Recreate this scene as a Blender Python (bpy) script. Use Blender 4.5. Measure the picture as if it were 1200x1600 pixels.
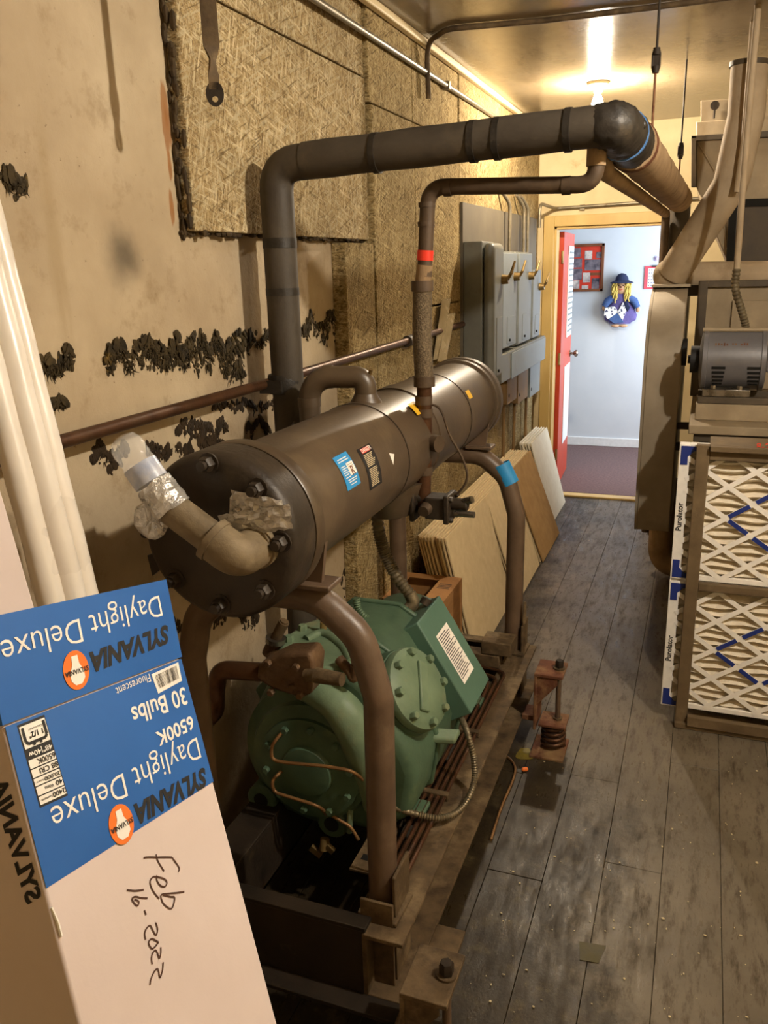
import bpy, math, random
from mathutils import Vector, Matrix, Quaternion
random.seed(7)
SC = bpy.context.scene
COL = SC.collection
for o in list(bpy.data.objects): bpy.data.objects.remove(o)
# ------------------------------------------------------------------ camera
F, CH = 1300.0, 1.76
def _axes():
    d = Vector((1110-600, 403-800, F)); Y = d.normalized()
    k = 0.0277; a = -F*F/(k*d[0]+d[1]); D = Vector((a*k, a, F)).normalized()
    Z = -D; X = Y.cross(Z)
    return X, Y, Z
AX, AY, AZ = _axes()                       # world axes seen from the camera (x right, y down, z forward)
CAM = Vector((0, 0, CH))
def ray(px, py):
    v = Vector((px-600, py-800, F)); return Vector((AX.dot(v), AY.dot(v), AZ.dot(v)))
def at(px, py, x=None, y=None, z=None):
    r = ray(px, py); i, v = (0, x) if x is not None else ((1, y) if y is not None else (2, z))
    return CAM + r*((v-CAM[i])/r[i])
def w2(v): v = Vector(v); return Vector((AX.dot(v), AY.dot(v), AZ.dot(v)))
cd = bpy.data.cameras.new('camera'); cam = bpy.data.objects.new('camera', cd); COL.objects.link(cam)
cd.sensor_fit = 'VERTICAL'; cd.sensor_height = 24; cd.sensor_width = 18; cd.lens = F/1600*24; cd.clip_start = .02
cx, cy, cz = w2((1, 0, 0)), w2((0, -1, 0)), w2((0, 0, -1))
cam.matrix_world = Matrix(((cx[0], cy[0], cz[0], 0), (cx[1], cy[1], cz[1], 0), (cx[2], cy[2], cz[2], CH), (0, 0, 0, 1)))
SC.camera = cam
# ------------------------------------------------------------------ view, world
SC.view_settings.view_transform = 'Standard'; SC.view_settings.look = 'None'
SC.view_settings.gamma = 1; SC.view_settings.use_curve_mapping = False
SC.view_settings.exposure = 0.0
wd = bpy.data.worlds.new('world'); SC.world = wd; wd.use_nodes = True
wd.node_tree.nodes['Background'].inputs[0].default_value = (1, .8, .6, 1)
wd.node_tree.nodes['Background'].inputs[1].default_value = .02
BULB1 = 2600.0      # radiance of the lit bulb in view
BULB2 = 3700.0      # radiance of the assumed second bulb, out of view
HALL = 74.0         # power of the added hallway light that stands for daylight
BULB_COL = (1, .85, .65)
BULB2_COL = (1, .91, .78)
def area(name, loc, rot, sx, sy, power, col):
    l = bpy.data.lights.new(name, 'AREA'); l.shape = 'RECTANGLE'; l.size = sx; l.size_y = sy; l.energy = power; l.color = col
    o = bpy.data.objects.new(name, l); COL.objects.link(o); o.location = loc; o.rotation_euler = rot; return o
area('added_hallway_light', (0.55, 7.45, 1.55), (0, math.radians(90), 0), 1.5, 1.2, HALL, (.80, .90, 1.0))  # added area light standing in for hallway daylight; no window is modelled
# ------------------------------------------------------------------ mesh helpers
def perp(d):
    d = Vector(d).normalized(); a = Vector((0, 0, 1)) if abs(d.z) < .9 else Vector((1, 0, 0))
    u = d.cross(a).normalized(); return u, d.cross(u).normalized()
def fillet(pts, r, n=6):
    pts = [Vector(p) for p in pts]
    if r <= 0 or len(pts) < 3: return pts
    out = [pts[0]]
    for i in range(1, len(pts)-1):
        a, b, c = pts[i-1], pts[i], pts[i+1]; u = (a-b); v = (c-b); lu, lv = u.length, v.length; u.normalize(); v.normalize()
        ang = u.angle(v)
        if ang > math.pi-.02: out.append(b); continue
        t = min(r/math.tan(ang/2), lu*.49, lv*.49)
        p0, p2 = b+u*t, b+v*t
        for k in range(n+1):
            s = k/n; out.append(p0*(1-s)**2+b*2*s*(1-s)*(1-(1-math.sin(ang/2))*0.0)+p2*s*s)
    out.append(pts[-1]); return out
def resample(pts, step):
    out = [pts[0]]; acc = 0
    for a, b in zip(pts, pts[1:]):
        L = (b-a).length; n = max(1, int(round(L/step)))
        for k in range(1, n+1): out.append(a.lerp(b, k/n))
    return out
def spline(pts, n=8):
    pts = [Vector(p) for p in pts]; P = [pts[0]*2-pts[1]]+pts+[pts[-1]*2-pts[-2]]; out = []
    for i in range(1, len(P)-2):
        a, b, c, d = P[i-1:i+3]
        for k in range(n):
            t = k/n; out.append(.5*((2*b)+(c-a)*t+(2*a-5*b+4*c-d)*t*t+(3*b-a-3*c+d)*t**3))
    out.append(pts[-1]); return out
class G:
    def __init__(s): s.v = []; s.f = []
    def add(s, vs, fs):
        n = len(s.v); s.v += [Vector(v) for v in vs]; s.f += [tuple(i+n for i in f) for f in fs]; return s
    def box(s, lo, hi):
        (a, b, c), (d, e, f) = lo, hi
        return s.add([(a,b,c),(d,b,c),(d,e,c),(a,e,c),(a,b,f),(d,b,f),(d,e,f),(a,e,f)], [(3,2,1,0),(4,5,6,7),(0,1,5,4),(1,2,6,5),(2,3,7,6),(3,0,4,7)])
    def obox(s, c, u, v, w):
        c, u, v, w = map(Vector, (c, u, v, w))
        if u.cross(v).dot(w) < 0: u, v = v, u
        P = [c+u*i+v*j+w*k for k in (-1, 1) for i, j in ((-1,-1),(1,-1),(1,1),(-1,1))]
        return s.add(P, [(3,2,1,0),(4,5,6,7),(0,1,5,4),(1,2,6,5),(2,3,7,6),(3,0,4,7)])
    def prism(s, poly, vec):
        n = len(poly); p = [Vector(q) for q in poly]; vec = Vector(vec)
        nrm = Vector()
        for i in range(n): nrm += (p[i]-p[0]).cross(p[(i+1) % n]-p[0])
        if nrm.dot(vec) < 0: p.reverse()
        return s.add(p+[q+vec for q in p], [tuple(range(n))[::-1], tuple(range(n, 2*n))]+[(i, (i+1) % n, n+(i+1) % n, n+i) for i in range(n)])
    def rings(s, R, cap=True, closed=False):
        n = len(R[0]); m = len(R); base = len(s.v)
        for r in R: s.v += [Vector(p) for p in r]
        for i in range(m-1+(1 if closed else 0)):
            a, b = base+i*n, base+((i+1) % m)*n
            s.f += [(a+j, a+(j+1) % n, b+(j+1) % n, b+j) for j in range(n)]
        if cap and not closed:
            s.f.append(tuple(range(base, base+n))[::-1]); s.f.append(tuple(range(base+(m-1)*n, base+m*n)))
        return s
    def tube(s, pts, r, seg=16, cap=True, closed=False):
        pts = [Vector(p) for p in pts]; m = len(pts); rr = r if callable(r) else (lambda i: r)
        T = []
        for i in range(m):
            a = pts[i-1] if (i > 0 or closed) else pts[0]; b = pts[(i+1) % m] if (i < m-1 or closed) else pts[-1]
            t = b-a; T.append(t.normalized() if t.length > 1e-9 else Vector((0, 0, 1)))
        u, _ = perp(T[0]); R = []
        for i in range(m):
            if i: u = (u - T[i]*u.dot(T[i])); u.normalize()
            w = T[i].cross(u); R.append([pts[i]+(u*math.cos(q)+w*math.sin(q))*rr(i) for q in [2*math.pi*k/seg for k in range(seg)]])
        return s.rings(R, cap, closed)
    def cyl(s, a, b, r, r2=None, seg=24): 
        r2 = r if r2 is None else r2; return s.tube([a, b], lambda i: (r, r2)[i], seg)
    def lathe(s, o, d, prof, seg=32):
        o, d = Vector(o), Vector(d).normalized(); u, w = perp(d)
        w = d.cross(u)
        return s.rings([[o+d*h+(u*math.cos(q)+w*math.sin(q))*r for q in [2*math.pi*k/seg for k in range(seg)]] for r, h in prof], True)
    def sphere(s, c, rx, ry=None, rz=None, seg=16, rg=10, rot=None):
        ry = ry or rx; rz = rz or rx; c = Vector(c); R = []
        for i in range(rg+1):
            t = math.pi*(i/rg); t = min(max(t, .02), math.pi-.02)
            ring = []
            for k in range(seg):
                q = 2*math.pi*k/seg; p = Vector((rx*math.sin(t)*math.cos(q), ry*math.sin(t)*math.sin(q), -rz*math.cos(t)))
                if rot: p = rot @ p
                ring.append(c+p)
            R.append(ring)
        return s.rings(R, True)
    def hexbolt(s, p, d, r, h, washer=0):
        p, d = Vector(p), Vector(d).normalized()
        if washer: s.tube([p, p+d*.004], r*1.35, 12); p = p+d*.004
        return s.tube([p, p+d*h*.8, p+d*h], lambda i: (r, r, r*.8)[i], 6)
BASE = {}
def wloc(o):
    p = Vector(); 
    while o: p += o.location; o = o.parent
    return p
def mk(name, g, mat, parent=None, base=None, smooth=38, bevel=0, bseg=2, label=None):
    me = bpy.data.meshes.new(name)
    off = wloc(parent) if parent else Vector(base or (0, 0, 0))
    me.from_pydata([v-off for v in g.v], [], g.f); me.update()
    if smooth:
        me.shade_smooth()
        try: me.set_sharp_from_angle(angle=math.radians(smooth))
        except Exception: pass
    o = bpy.data.objects.new(name, me); COL.objects.link(o); me.materials.append(mat)
    if parent: o.parent = parent
    else: o.location = off
    if bevel:
        b = o.modifiers.new('bevel', 'BEVEL'); b.width = bevel; b.segments = bseg; b.limit_method = 'ANGLE'; b.angle_limit = math.radians(40)
    if label: o['label'] = label
    return o
def tag(o, label=None, cat=None, group=None, kind=None):
    if label: o['label'] = label
    if cat: o['category'] = cat
    if group: o['group'] = group
    if kind: o['kind'] = kind
    return o
def thing(name, label, cat, base, group=None):
    o = bpy.data.objects.new(name, None); o.empty_display_size = .05; COL.objects.link(o); o.location = base
    return tag(o, label, cat, group)
def struct(name, g, mat, **k): return tag(mk(name, g, mat, **k), kind='structure')
def copyobj(o, parent=None, loc=None):
    c = o.copy(); COL.objects.link(c)
    if parent: c.parent = parent
    if loc is not None: c.location = loc
    return c
_tc = {}
def textgeo(s, size=1, bold=0, shear=0, align='CENTER', spacing=1):
    key = (s, bold, shear, align, spacing)
    if key not in _tc:
        cu = bpy.data.curves.new('t', 'FONT'); cu.body = s; cu.size = 1; cu.offset = bold; cu.shear = shear; cu.align_x = align; cu.align_y = 'CENTER'
        cu.space_character = spacing; cu.resolution_u = 3
        ob = bpy.data.objects.new('t', cu); COL.objects.link(ob); bpy.context.view_layer.update()
        me = bpy.data.meshes.new_from_object(ob.evaluated_get(bpy.context.evaluated_depsgraph_get()))
        _tc[key] = ([v.co.copy() for v in me.vertices], [tuple(p.vertices) for p in me.polygons])
        bpy.data.objects.remove(ob); bpy.data.curves.remove(cu); bpy.data.meshes.remove(me)
    V, Fc = _tc[key]; return [(v.x*size, v.y*size) for v in V], Fc
def puttext(g, s, size, fn, **k):
    V, Fc = textgeo(s, size, **k); g.add([fn(x, y) for x, y in V], Fc); return g
# ------------------------------------------------------------------ materials
def lin(c):
    return tuple(((x/255)/12.92 if x/255 <= .04045 else ((x/255+.055)/1.055)**2.4) for x in c)+(1,)
def newmat(name):
    m = bpy.data.materials.new(name); m.use_nodes = True; nt = m.node_tree; b = nt.nodes['Principled BSDF']; return m, nt, b
def nd(nt, t, **k):
    n = nt.nodes.new(t)
    for a, v in k.items():
        if a.startswith('_'): setattr(n, a[1:], v)
        else: n.inputs[a.replace('__', ' ')].default_value = v
    return n
def coords(nt, stretch=(1, 1, 1), which='Object'):
    tc = nd(nt, 'ShaderNodeTexCoord'); mp = nd(nt, 'ShaderNodeMapping'); mp.inputs['Scale'].default_value = stretch
    nt.links.new(tc.outputs[which], mp.inputs[0]); return mp.outputs[0]
def noise(nt, co, scale, detail=4, rough=.55, dist=0):
    n = nd(nt, 'ShaderNodeTexNoise', Scale=scale, Detail=detail, Roughness=rough, Distortion=dist); nt.links.new(co, n.inputs['Vector']); return n.outputs[0]
def ramp(nt, fac, stops, interp='LINEAR'):
    r = nt.nodes.new('ShaderNodeValToRGB'); r.color_ramp.interpolation = interp; e = r.color_ramp.elements
    while len(e) < len(stops): e.new(.5)
    for el, (p, c) in zip(e, stops): el.position = p; el.color = c if len(c) == 4 else lin(c)
    nt.links.new(fac, r.inputs[0]); return r.outputs[0]
def mix(nt, fac, a, b, mode='MIX'):
    n = nt.nodes.new('ShaderNodeMix'); n.data_type = 'RGBA'; n.blend_type = mode
    for sock, v in ((n.inputs[0], fac), (n.inputs[6], a), (n.inputs[7], b)):
        if hasattr(v, 'node'): nt.links.new(v, sock)
        else: sock.default_value = v
    return n.outputs[2]
def bump(nt, b, h, strength, dist=.01):
    n = nd(nt, 'ShaderNodeBump', Strength=strength, Distance=dist); nt.links.new(h, n.inputs['Height']); nt.links.new(n.outputs[0], b.inputs['Normal']); return n
def pm(name, c1, c2=None, scale=12, rough=.6, metal=0, bmp=.15, bscale=60, detail=5, stretch=(1, 1, 1), spec=.4, dirt=None, dscale=5, dpos=(.55, .7), rvar=.15, coat=0):
    m, nt, b = newmat(name); co = coords(nt, stretch); c2 = c2 or tuple(x*.8 for x in c1)
    n1 = noise(nt, co, scale, detail, .6); col = ramp(nt, n1, [(.3, c2), (.68, c1)])
    if dirt:
        n3 = noise(nt, co, dscale, 6, .65); col = mix(nt, ramp(nt, n3, [(dpos[0], (0, 0, 0, 1)), (dpos[1], (1, 1, 1, 1))]), col, lin(dirt))
    nt.links.new(col, b.inputs['Base Color']); b.inputs['Metallic'].default_value = metal; b.inputs['Specular IOR Level'].default_value = spec
    n2 = noise(nt, co, bscale, 4, .6)
    r = nt.nodes.new('ShaderNodeMapRange'); r.inputs[3].default_value = max(.02, rough-rvar); r.inputs[4].default_value = min(1, rough+rvar)
    nt.links.new(n1, r.inputs[0]); nt.links.new(r.outputs[0], b.inputs['Roughness'])
    b.inputs['Coat Weight'].default_value = coat
    if bmp: bump(nt, b, n2, bmp, .004)
    return m
def flat(name, c, rough=.6, metal=0, spec=.4):
    m, nt, b = newmat(name); co = coords(nt); n = noise(nt, co, 35, 3)
    nt.links.new(ramp(nt, n, [(.2, tuple(x*.93 for x in c)), (.8, c)]), b.inputs['Base Color'])
    b.inputs['Roughness'].default_value = rough; b.inputs['Metallic'].default_value = metal; b.inputs['Specular IOR Level'].default_value = spec; return m
def emit(name, col, s):
    m, nt, b = newmat(name); b.inputs['Base Color'].default_value = (1, 1, 1, 1); b.inputs['Emission Color'].default_value = col+(1,); b.inputs['Emission Strength'].default_value = s; return m
M = {}
def plaster():
    m, nt, b = newmat('plaster'); co = coords(nt)
    big = noise(nt, co, 1.6, 5, .6); col = ramp(nt, big, [(.3, (152, 132, 104)), (.5, (171, 152, 123)), (.7, (190, 172, 142))])
    sp = noise(nt, co, 9, 8, .7); col = mix(nt, ramp(nt, sp, [(.55, (0, 0, 0, 1)), (.72, (.6, .6, .6, 1))]), col, lin((128, 104, 70)))
    ds = noise(nt, co, 60, 3, .6); col = mix(nt, ramp(nt, ds, [(.70, (0, 0, 0, 1)), (.76, (.7, .7, .7, 1))]), col, lin((95, 74, 48)))
    # blurred spots of other colour, the first a dark round blob
    def spot(p, rad, c, hard=0.0, sc=(1, 1, 1), strength=.9):
        nonlocal col
        tc = nd(nt, 'ShaderNodeTexCoord'); mp = nd(nt, 'ShaderNodeMapping'); mp.vector_type = 'POINT'
        mp.inputs['Location'].default_value = tuple(-p[i]*sc[i] for i in range(3)); mp.inputs['Scale'].default_value = sc
        nt.links.new(tc.outputs['Object'], mp.inputs[0])
        wob = noise(nt, mp.outputs[0], 9, 4, .6)
        ln = nd(nt, 'ShaderNodeVectorMath', _operation='LENGTH'); nt.links.new(mp.outputs[0], ln.inputs[0])
        ad = nd(nt, 'ShaderNodeMath', _operation='MULTIPLY_ADD'); nt.links.new(wob, ad.inputs[0]); ad.inputs[1].default_value = rad*.9; nt.links.new(ln.outputs['Value'], ad.inputs[2])
        f = ramp(nt, ad.outputs[0], [(0, (strength,)*3+(1,)), (min(.99, rad*(.55+.8*hard)), (strength*.75,)*3+(1,)), (min(1, rad*1.5), (0, 0, 0, 1))], 'EASE')
        col = mix(nt, f, col, lin(c))
    p = at(195, 402, x=-1.24); spot(p, .085, (52, 46, 38))
    p = at(88, 375, x=-1.24); spot(p, .30, (150, 128, 92), sc=(1, 9, .9), strength=.6)
    for px, py, r in ((262, 185, .11), (268, 260, .05), (271, 325, .06)):
        p = at(px, py, x=-1.24); spot(p, r, (140, 84, 26), .9, (1, 6, 1.3), .95)
    nt.links.new(col, b.inputs['Base Color']); b.inputs['Roughness'].default_value = .75; b.inputs['Specular IOR Level'].default_value = .25
    bump(nt, b, noise(nt, co, 14, 8, .65), .35, .02); return m
M['plaster'] = plaster()
def board(name, a, bcol, c):
    m, nt, b = newmat(name); co = coords(nt)
    n1 = noise(nt, co, 60, 4, .75, 1.5); n2 = noise(nt, co, 2.5, 5, .6)
    col = ramp(nt, n1, [(.32, a), (.52, bcol), (.70, tuple((x+y)/2 for x, y in zip(bcol, c)))])
    hsum = n1
    for k, ang in enumerate((15, 62, 108, 155)):
        mp0 = nd(nt, 'ShaderNodeMapping'); mp0.inputs['Rotation'].default_value = (math.radians(ang), 0, 0); mp0.inputs['Location'].default_value = (k*3.1, k*1.7, 0)
        mp = nd(nt, 'ShaderNodeMapping'); mp.inputs['Scale'].default_value = (40, 14, 150)
        tc = nd(nt, 'ShaderNodeTexCoord'); nt.links.new(tc.outputs['Object'], mp0.inputs[0]); nt.links.new(mp0.outputs[0], mp.inputs[0])
        f = noise(nt, mp.outputs[0], 1.0, 2, .5, .6)
        msk = ramp(nt, f, [(.56, (0, 0, 0, 1)), (.68, (.8, .8, .8, 1))])
        col = mix(nt, msk, col, lin(c if k % 2 == 0 else tuple(x*.86 for x in c)))
        drk = ramp(nt, f, [(.30, (.7, .7, .7, 1)), (.40, (0, 0, 0, 1))]); col = mix(nt, drk, col, lin(tuple(x*.75 for x in a)))
        ad = nd(nt, 'ShaderNodeMath', _operation='ADD'); nt.links.new(hsum, ad.inputs[0]); nt.links.new(f, ad.inputs[1]); hsum = ad.outputs[0]
    col = mix(nt, ramp(nt, n2, [(.40, (0, 0, 0, 1)), (.75, (.6, .6, .6, 1))]), col, lin(tuple(x*.66 for x in bcol)))
    n3 = noise(nt, co, 16, 3, .6); col = mix(nt, ramp(nt, n3, [(.68, (0, 0, 0, 1)), (.78, (.7, .7, .7, 1))]), col, lin((70, 52, 28)))
    nt.links.new(col, b.inputs['Base Color']); b.inputs['Roughness'].default_value = .95; b.inputs['Specular IOR Level'].default_value = .1
    bump(nt, b, hsum, .7, .01); return m
M['board'] = board('mineral_board', (126, 100, 62), (180, 154, 108), (232, 214, 172))
M['board2'] = board('mineral_board_dark', (112, 90, 54), (162, 138, 92), (206, 184, 136))
M['board_edge'] = pm('board_edge', (74, 58, 34), (44, 33, 18), 30, .95, bmp=.6)
def floormat():
    m, nt, b = newmat('painted_floor_plank'); co = coords(nt)
    co2 = coords(nt, (1, .25, 1))
    n1 = noise(nt, co, 2.2, 6, .6); col = ramp(nt, n1, [(.3, (86, 77, 63)), (.65, (116, 106, 90))])
    wear = noise(nt, co2, 26, 8, .75); col = mix(nt, ramp(nt, wear, [(.50, (0, 0, 0, 1)), (.66, (.85, .85, .85, 1))]), col, lin((58, 48, 33)))
    sc = noise(nt, coords(nt, (3, .4, 1)), 20, 6, .8); col = mix(nt, ramp(nt, sc, [(.68, (0, 0, 0, 1)), (.74, (.6, .6, .6, 1))]), col, lin((176, 164, 140)))
    # oil-soaked area beside the skid
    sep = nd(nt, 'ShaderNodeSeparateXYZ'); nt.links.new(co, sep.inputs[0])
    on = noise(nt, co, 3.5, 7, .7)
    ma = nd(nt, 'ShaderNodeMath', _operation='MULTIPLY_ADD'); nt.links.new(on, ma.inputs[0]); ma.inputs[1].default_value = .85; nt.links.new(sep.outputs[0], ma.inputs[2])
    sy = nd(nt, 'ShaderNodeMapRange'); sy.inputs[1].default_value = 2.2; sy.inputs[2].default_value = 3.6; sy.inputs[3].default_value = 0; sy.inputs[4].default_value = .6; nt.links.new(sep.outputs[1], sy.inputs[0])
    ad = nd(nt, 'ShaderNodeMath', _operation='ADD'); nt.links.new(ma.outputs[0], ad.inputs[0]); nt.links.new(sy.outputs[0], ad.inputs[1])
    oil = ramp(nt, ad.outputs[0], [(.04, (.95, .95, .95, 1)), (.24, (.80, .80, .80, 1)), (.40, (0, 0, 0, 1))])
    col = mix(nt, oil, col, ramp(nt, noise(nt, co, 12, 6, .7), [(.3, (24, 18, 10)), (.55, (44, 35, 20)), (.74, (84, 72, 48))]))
    nt.links.new(col, b.inputs['Base Color'])
    r = nt.nodes.new('ShaderNodeMapRange'); r.inputs[1].default_value = .35; r.inputs[2].default_value = .65; r.inputs[3].default_value = .22; r.inputs[4].default_value = .55; nt.links.new(wear, r.inputs[0]); nt.links.new(r.outputs[0], b.inputs['Roughness'])
    b.inputs['Specular IOR Level'].default_value = .27
    bump(nt, b, noise(nt, coords(nt, (1, .6, 1)), 95, 6, .7), .55, .0016); return m
M['floor'] = floormat()
M['subfloor'] = flat('dark_subfloor', (26, 22, 16), .9)
def ceilmat():
    m, nt, b = newmat('ceiling_paint'); co = coords(nt)
    n1 = noise(nt, co, 1.3, 5, .6); col = ramp(nt, n1, [(.3, (112, 98, 76)), (.65, (146, 130, 104))])
    n2 = noise(nt, coords(nt, (1, .3, 1)), 6, 6, .7); col = mix(nt, ramp(nt, n2, [(.52, (0, 0, 0, 1)), (.72, (.6, .6, .6, 1))]), col, lin((84, 70, 50)))
    nt.links.new(col, b.inputs['Base Color']); b.inputs['Roughness'].default_value = .16; b.inputs['Specular IOR Level'].default_value = .35
    bump(nt, b, noise(nt, coords(nt, (1, .6, 1)), 45, 5, .6), .16, .006); return m
M['ceiling'] = ceilmat()
M['wall_cream'] = pm('cream_wall_paint', (222, 202, 158), (204, 182, 136), 3, .65, bmp=.12, bscale=40, dirt=(176, 150, 104), dscale=7, dpos=(.62, .8))
M['trim_cream'] = pm('cream_gloss_trim', (214, 184, 118), (194, 160, 94), 5, .4, bmp=.08, stretch=(1, 1, .2))
M['hall_wall'] = pm('pale_hall_wall', (206, 212, 220), (198, 205, 214), 3, .6, bmp=.03)
M['carpet'] = pm('mauve_carpet', (122, 100, 98), (96, 78, 78), 60, .95, bmp=.8, bscale=220, spec=.1)
M['white_trim'] = flat('white_trim', (232, 234, 236), .45)
M['vessel'] = pm('brown_vessel_paint', (84, 69, 52), (62, 50, 37), 5, .40, .0, .10, 90, dirt=(108, 92, 70), dscale=3.5, dpos=(.56, .85), spec=.55, rvar=.10)
M['flange'] = pm('dark_flange_paint', (58, 48, 37), (42, 34, 26), 14, .5, .1, .35, 70, dirt=(84, 70, 50), dscale=6, dpos=(.6, .85), spec=.45)
M['hoop'] = pm('brown_hoop_paint', (104, 84, 66), (82, 65, 51), 12, .42, 0, .12, 120, dirt=(124, 104, 82), dscale=7, dpos=(.6, .8), spec=.5)
M['steel_dirty'] = pm('dusty_brown_steel', (104, 86, 62), (60, 47, 32), 16, .8, .1, .4, 90, dirt=(142, 122, 92), dscale=6, dpos=(.52, .75), spec=.25)
M['steel_dark'] = pm('dark_oily_steel', (48, 38, 27), (28, 22, 15), 10, .7, .1, .4, 60, dirt=(84, 68, 44), dscale=8, dpos=(.62, .8), spec=.3)
M['rust'] = pm('rusty_red_steel', (122, 78, 56), (84, 52, 38), 14, .8, .1, .5, 70, dirt=(142, 116, 82), dscale=7, dpos=(.46, .66), spec=.2)
M['insul'] = pm('black_pipe_insulation', (76, 68, 57), (56, 49, 41), 8, .62, 0, .25, 60, dirt=(92, 80, 62), dscale=5, dpos=(.62, .85), spec=.35)
M['tape_black'] = pm('black_vinyl_tape', (48, 42, 35), (28, 25, 21), 20, .5, 0, .6, 40, spec=.4, dirt=(84, 72, 56), dscale=9, dpos=(.58, .8))
M['lagging'] = pm('dirty_canvas_lagging', (166, 140, 108), (132, 108, 80), 9, .85, 0, .35, 120, dirt=(78, 60, 40), dscale=6, dpos=(.58, .8), spec=.15)
M['duct_canvas'] = pm('tan_painted_lagging', (172, 153, 126), (148, 129, 103), 7, .8, 0, .3, 70, dirt=(112, 90, 62), dscale=6, dpos=(.6, .85), spec=.2)
M['copper'] = pm('tarnished_copper', (104, 70, 46), (66, 44, 30), 18, .42, .55, .15, 120, dirt=(70, 56, 40), dscale=9, dpos=(.5, .75))
M['copper_dull'] = pm('dusty_brown_pipe', (88, 70, 52), (62, 49, 36), 12, .6, .15, .2, 110, dirt=(118, 98, 72), dscale=8, dpos=(.58, .8))
M['pipe_dusty'] = pm('dusty_grey_brown_pipe', (132, 116, 90), (98, 84, 62), 14, .65, .1, .3, 90, dirt=(150, 134, 106), dscale=9, dpos=(.58, .8))
M['brass'] = pm('old_brass', (168, 142, 92), (122, 98, 58), 20, .4, .6, .1)
M['wirecopper'] = pm('tan_copper_tube', (150, 112, 70), (112, 80, 48), 14, .45, .4, .1)
M['chrome'] = pm('worn_steel', (150, 142, 130), (104, 96, 84), 22, .3, .9, .15)
M['galv'] = pm('galvanised_conduit', (150, 140, 118), (116, 106, 86), 18, .42, .6, .12, dirt=(92, 76, 52), dscale=9)
M['flexmetal'] = pm('flexible_metal_conduit', (132, 120, 96), (98, 86, 66), 30, .45, .55, .1)
M['flexgreen'] = pm('green_painted_conduit', (92, 116, 88), (70, 88, 64), 20, .5, .1, .2)
M['braid'] = pm('braided_flex', (128, 112, 88), (70, 58, 42), 160, .5, .5, .9, 260)
M['green'] = pm('green_machine_paint', (80, 104, 82), (58, 80, 62), 7, .45, 0, .25, 45, dirt=(120, 132, 92), dscale=5, dpos=(.58, .85), spec=.45)
M['green_lite'] = pm('dusty_green_machine_paint', (116, 136, 108), (90, 110, 86), 8, .5, 0, .3, 50, dirt=(134, 128, 92), dscale=6, dpos=(.56, .8), spec=.4)
M['green_box'] = pm('green_terminal_box_paint', (90, 122, 106), (78, 108, 92), 5, .42, 0, .08, 90, dirt=(92, 118, 96), dscale=9, dpos=(.62, .9), spec=.45)
M['valve'] = pm('brown_cast_valve', (112, 86, 60), (76, 56, 38), 22, .6, .25, .5, 80, dirt=(118, 90, 58), dscale=10, dpos=(.6, .8))
M['foil'] = pm('crumpled_foil', (214, 210, 204), (168, 164, 158), 40, .30, .55, 1.0, 70, rvar=.10, spec=.8)
def plasticmat():
    m, nt, b = newmat('clear_bottle_plastic'); b.inputs['Base Color'].default_value = (.97, .97, .95, 1); b.inputs['Roughness'].default_value = .06
    b.inputs['Alpha'].default_value = .22; b.inputs['Specular IOR Level'].default_value = 1.0; b.inputs['Coat Weight'].default_value = .6
    bump(nt, b, noise(nt, coords(nt), 90, 3), .5, .004); return m
M['bottle'] = plasticmat()
M['pouch'] = pm('cloudy_plastic_pouch', (176, 158, 122), (150, 132, 98), 12, .25, 0, .4, 20, spec=.6); M['pouch'].node_tree.nodes['Principled BSDF'].inputs['Alpha'].default_value = .75
M['filmwhite'] = pm('white_tube_sleeve', (226, 218, 206), (214, 204, 190), 6, .3, 0, .55, 9, spec=.5, detail=3)
M['carton_white'] = pm('white_carton', (208, 193, 188), (199, 183, 176), 4, .7, 0, .08, 60, spec=.25)
M['carton_blue'] = pm('blue_carton_print', (36, 96, 170), (31, 87, 158), 5, .45, 0, .06, 60, spec=.4)
M['carton_kraft'] = pm('brown_cardboard', (176, 128, 76), (154, 108, 60), 10, .8, 0, .12, 90, stretch=(1, 1, 4))
M['ink_black'] = flat('black_ink', (30, 28, 28), .6)
M['ink_white'] = flat('white_ink', (238, 232, 222), .55)
M['ink_orange'] = flat('orange_ink', (232, 118, 42), .5)
M['ink_blue'] = flat('blue_ink', (34, 52, 128), .5)
M['ink_red'] = flat('red_ink', (206, 60, 42), .5)
M['red_tape'] = pm('red_tape', (226, 60, 40), (206, 46, 30), 20, .4, 0, .1)
M['blue_label'] = flat('blue_label', (48, 146, 208), .4)
M['yellow_tag'] = flat('yellow_sticker', (228, 178, 44), .5)
M['tile'] = pm('cream_ceiling_tile', (214, 192, 150), (202, 178, 136), 22, .85, 0, .25, 160, spec=.15)
M['tile_edge'] = M['tile']
M['tile_kraft'] = pm('kraft_tile_face', (170, 136, 88), (152, 118, 72), 14, .85, 0, .2, 120, spec=.15)
M['tile_white'] = pm('white_tile_face', (222, 212, 190), (212, 200, 176), 18, .8, 0, .2, 140, spec=.2)
M['switch'] = pm('grey_switch_enamel', (112, 112, 104), (96, 96, 88), 6, .5, 0, .06, 70, dirt=(86, 78, 62), dscale=7, dpos=(.6, .85))
M['switch_lt'] = pm('blue_grey_enamel', (128, 134, 134), (112, 118, 118), 6, .5, 0, .06, 70, dirt=(92, 84, 68), dscale=8, dpos=(.6, .85))
M['backboard'] = pm('grey_backboard', (104, 96, 80), (88, 80, 66), 6, .75, 0, .1)
M['wood_block'] = pm('tan_box_paint', (138, 108, 66), (118, 90, 54), 9, .7, 0, .15, stretch=(1, 1, .3))
M['duct'] = pm('dusty_sheet_metal', (156, 140, 114), (130, 114, 90), 6, .62, .15, .15, 50, dirt=(166, 146, 116), dscale=6, dpos=(.56, .8), spec=.3)
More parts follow.
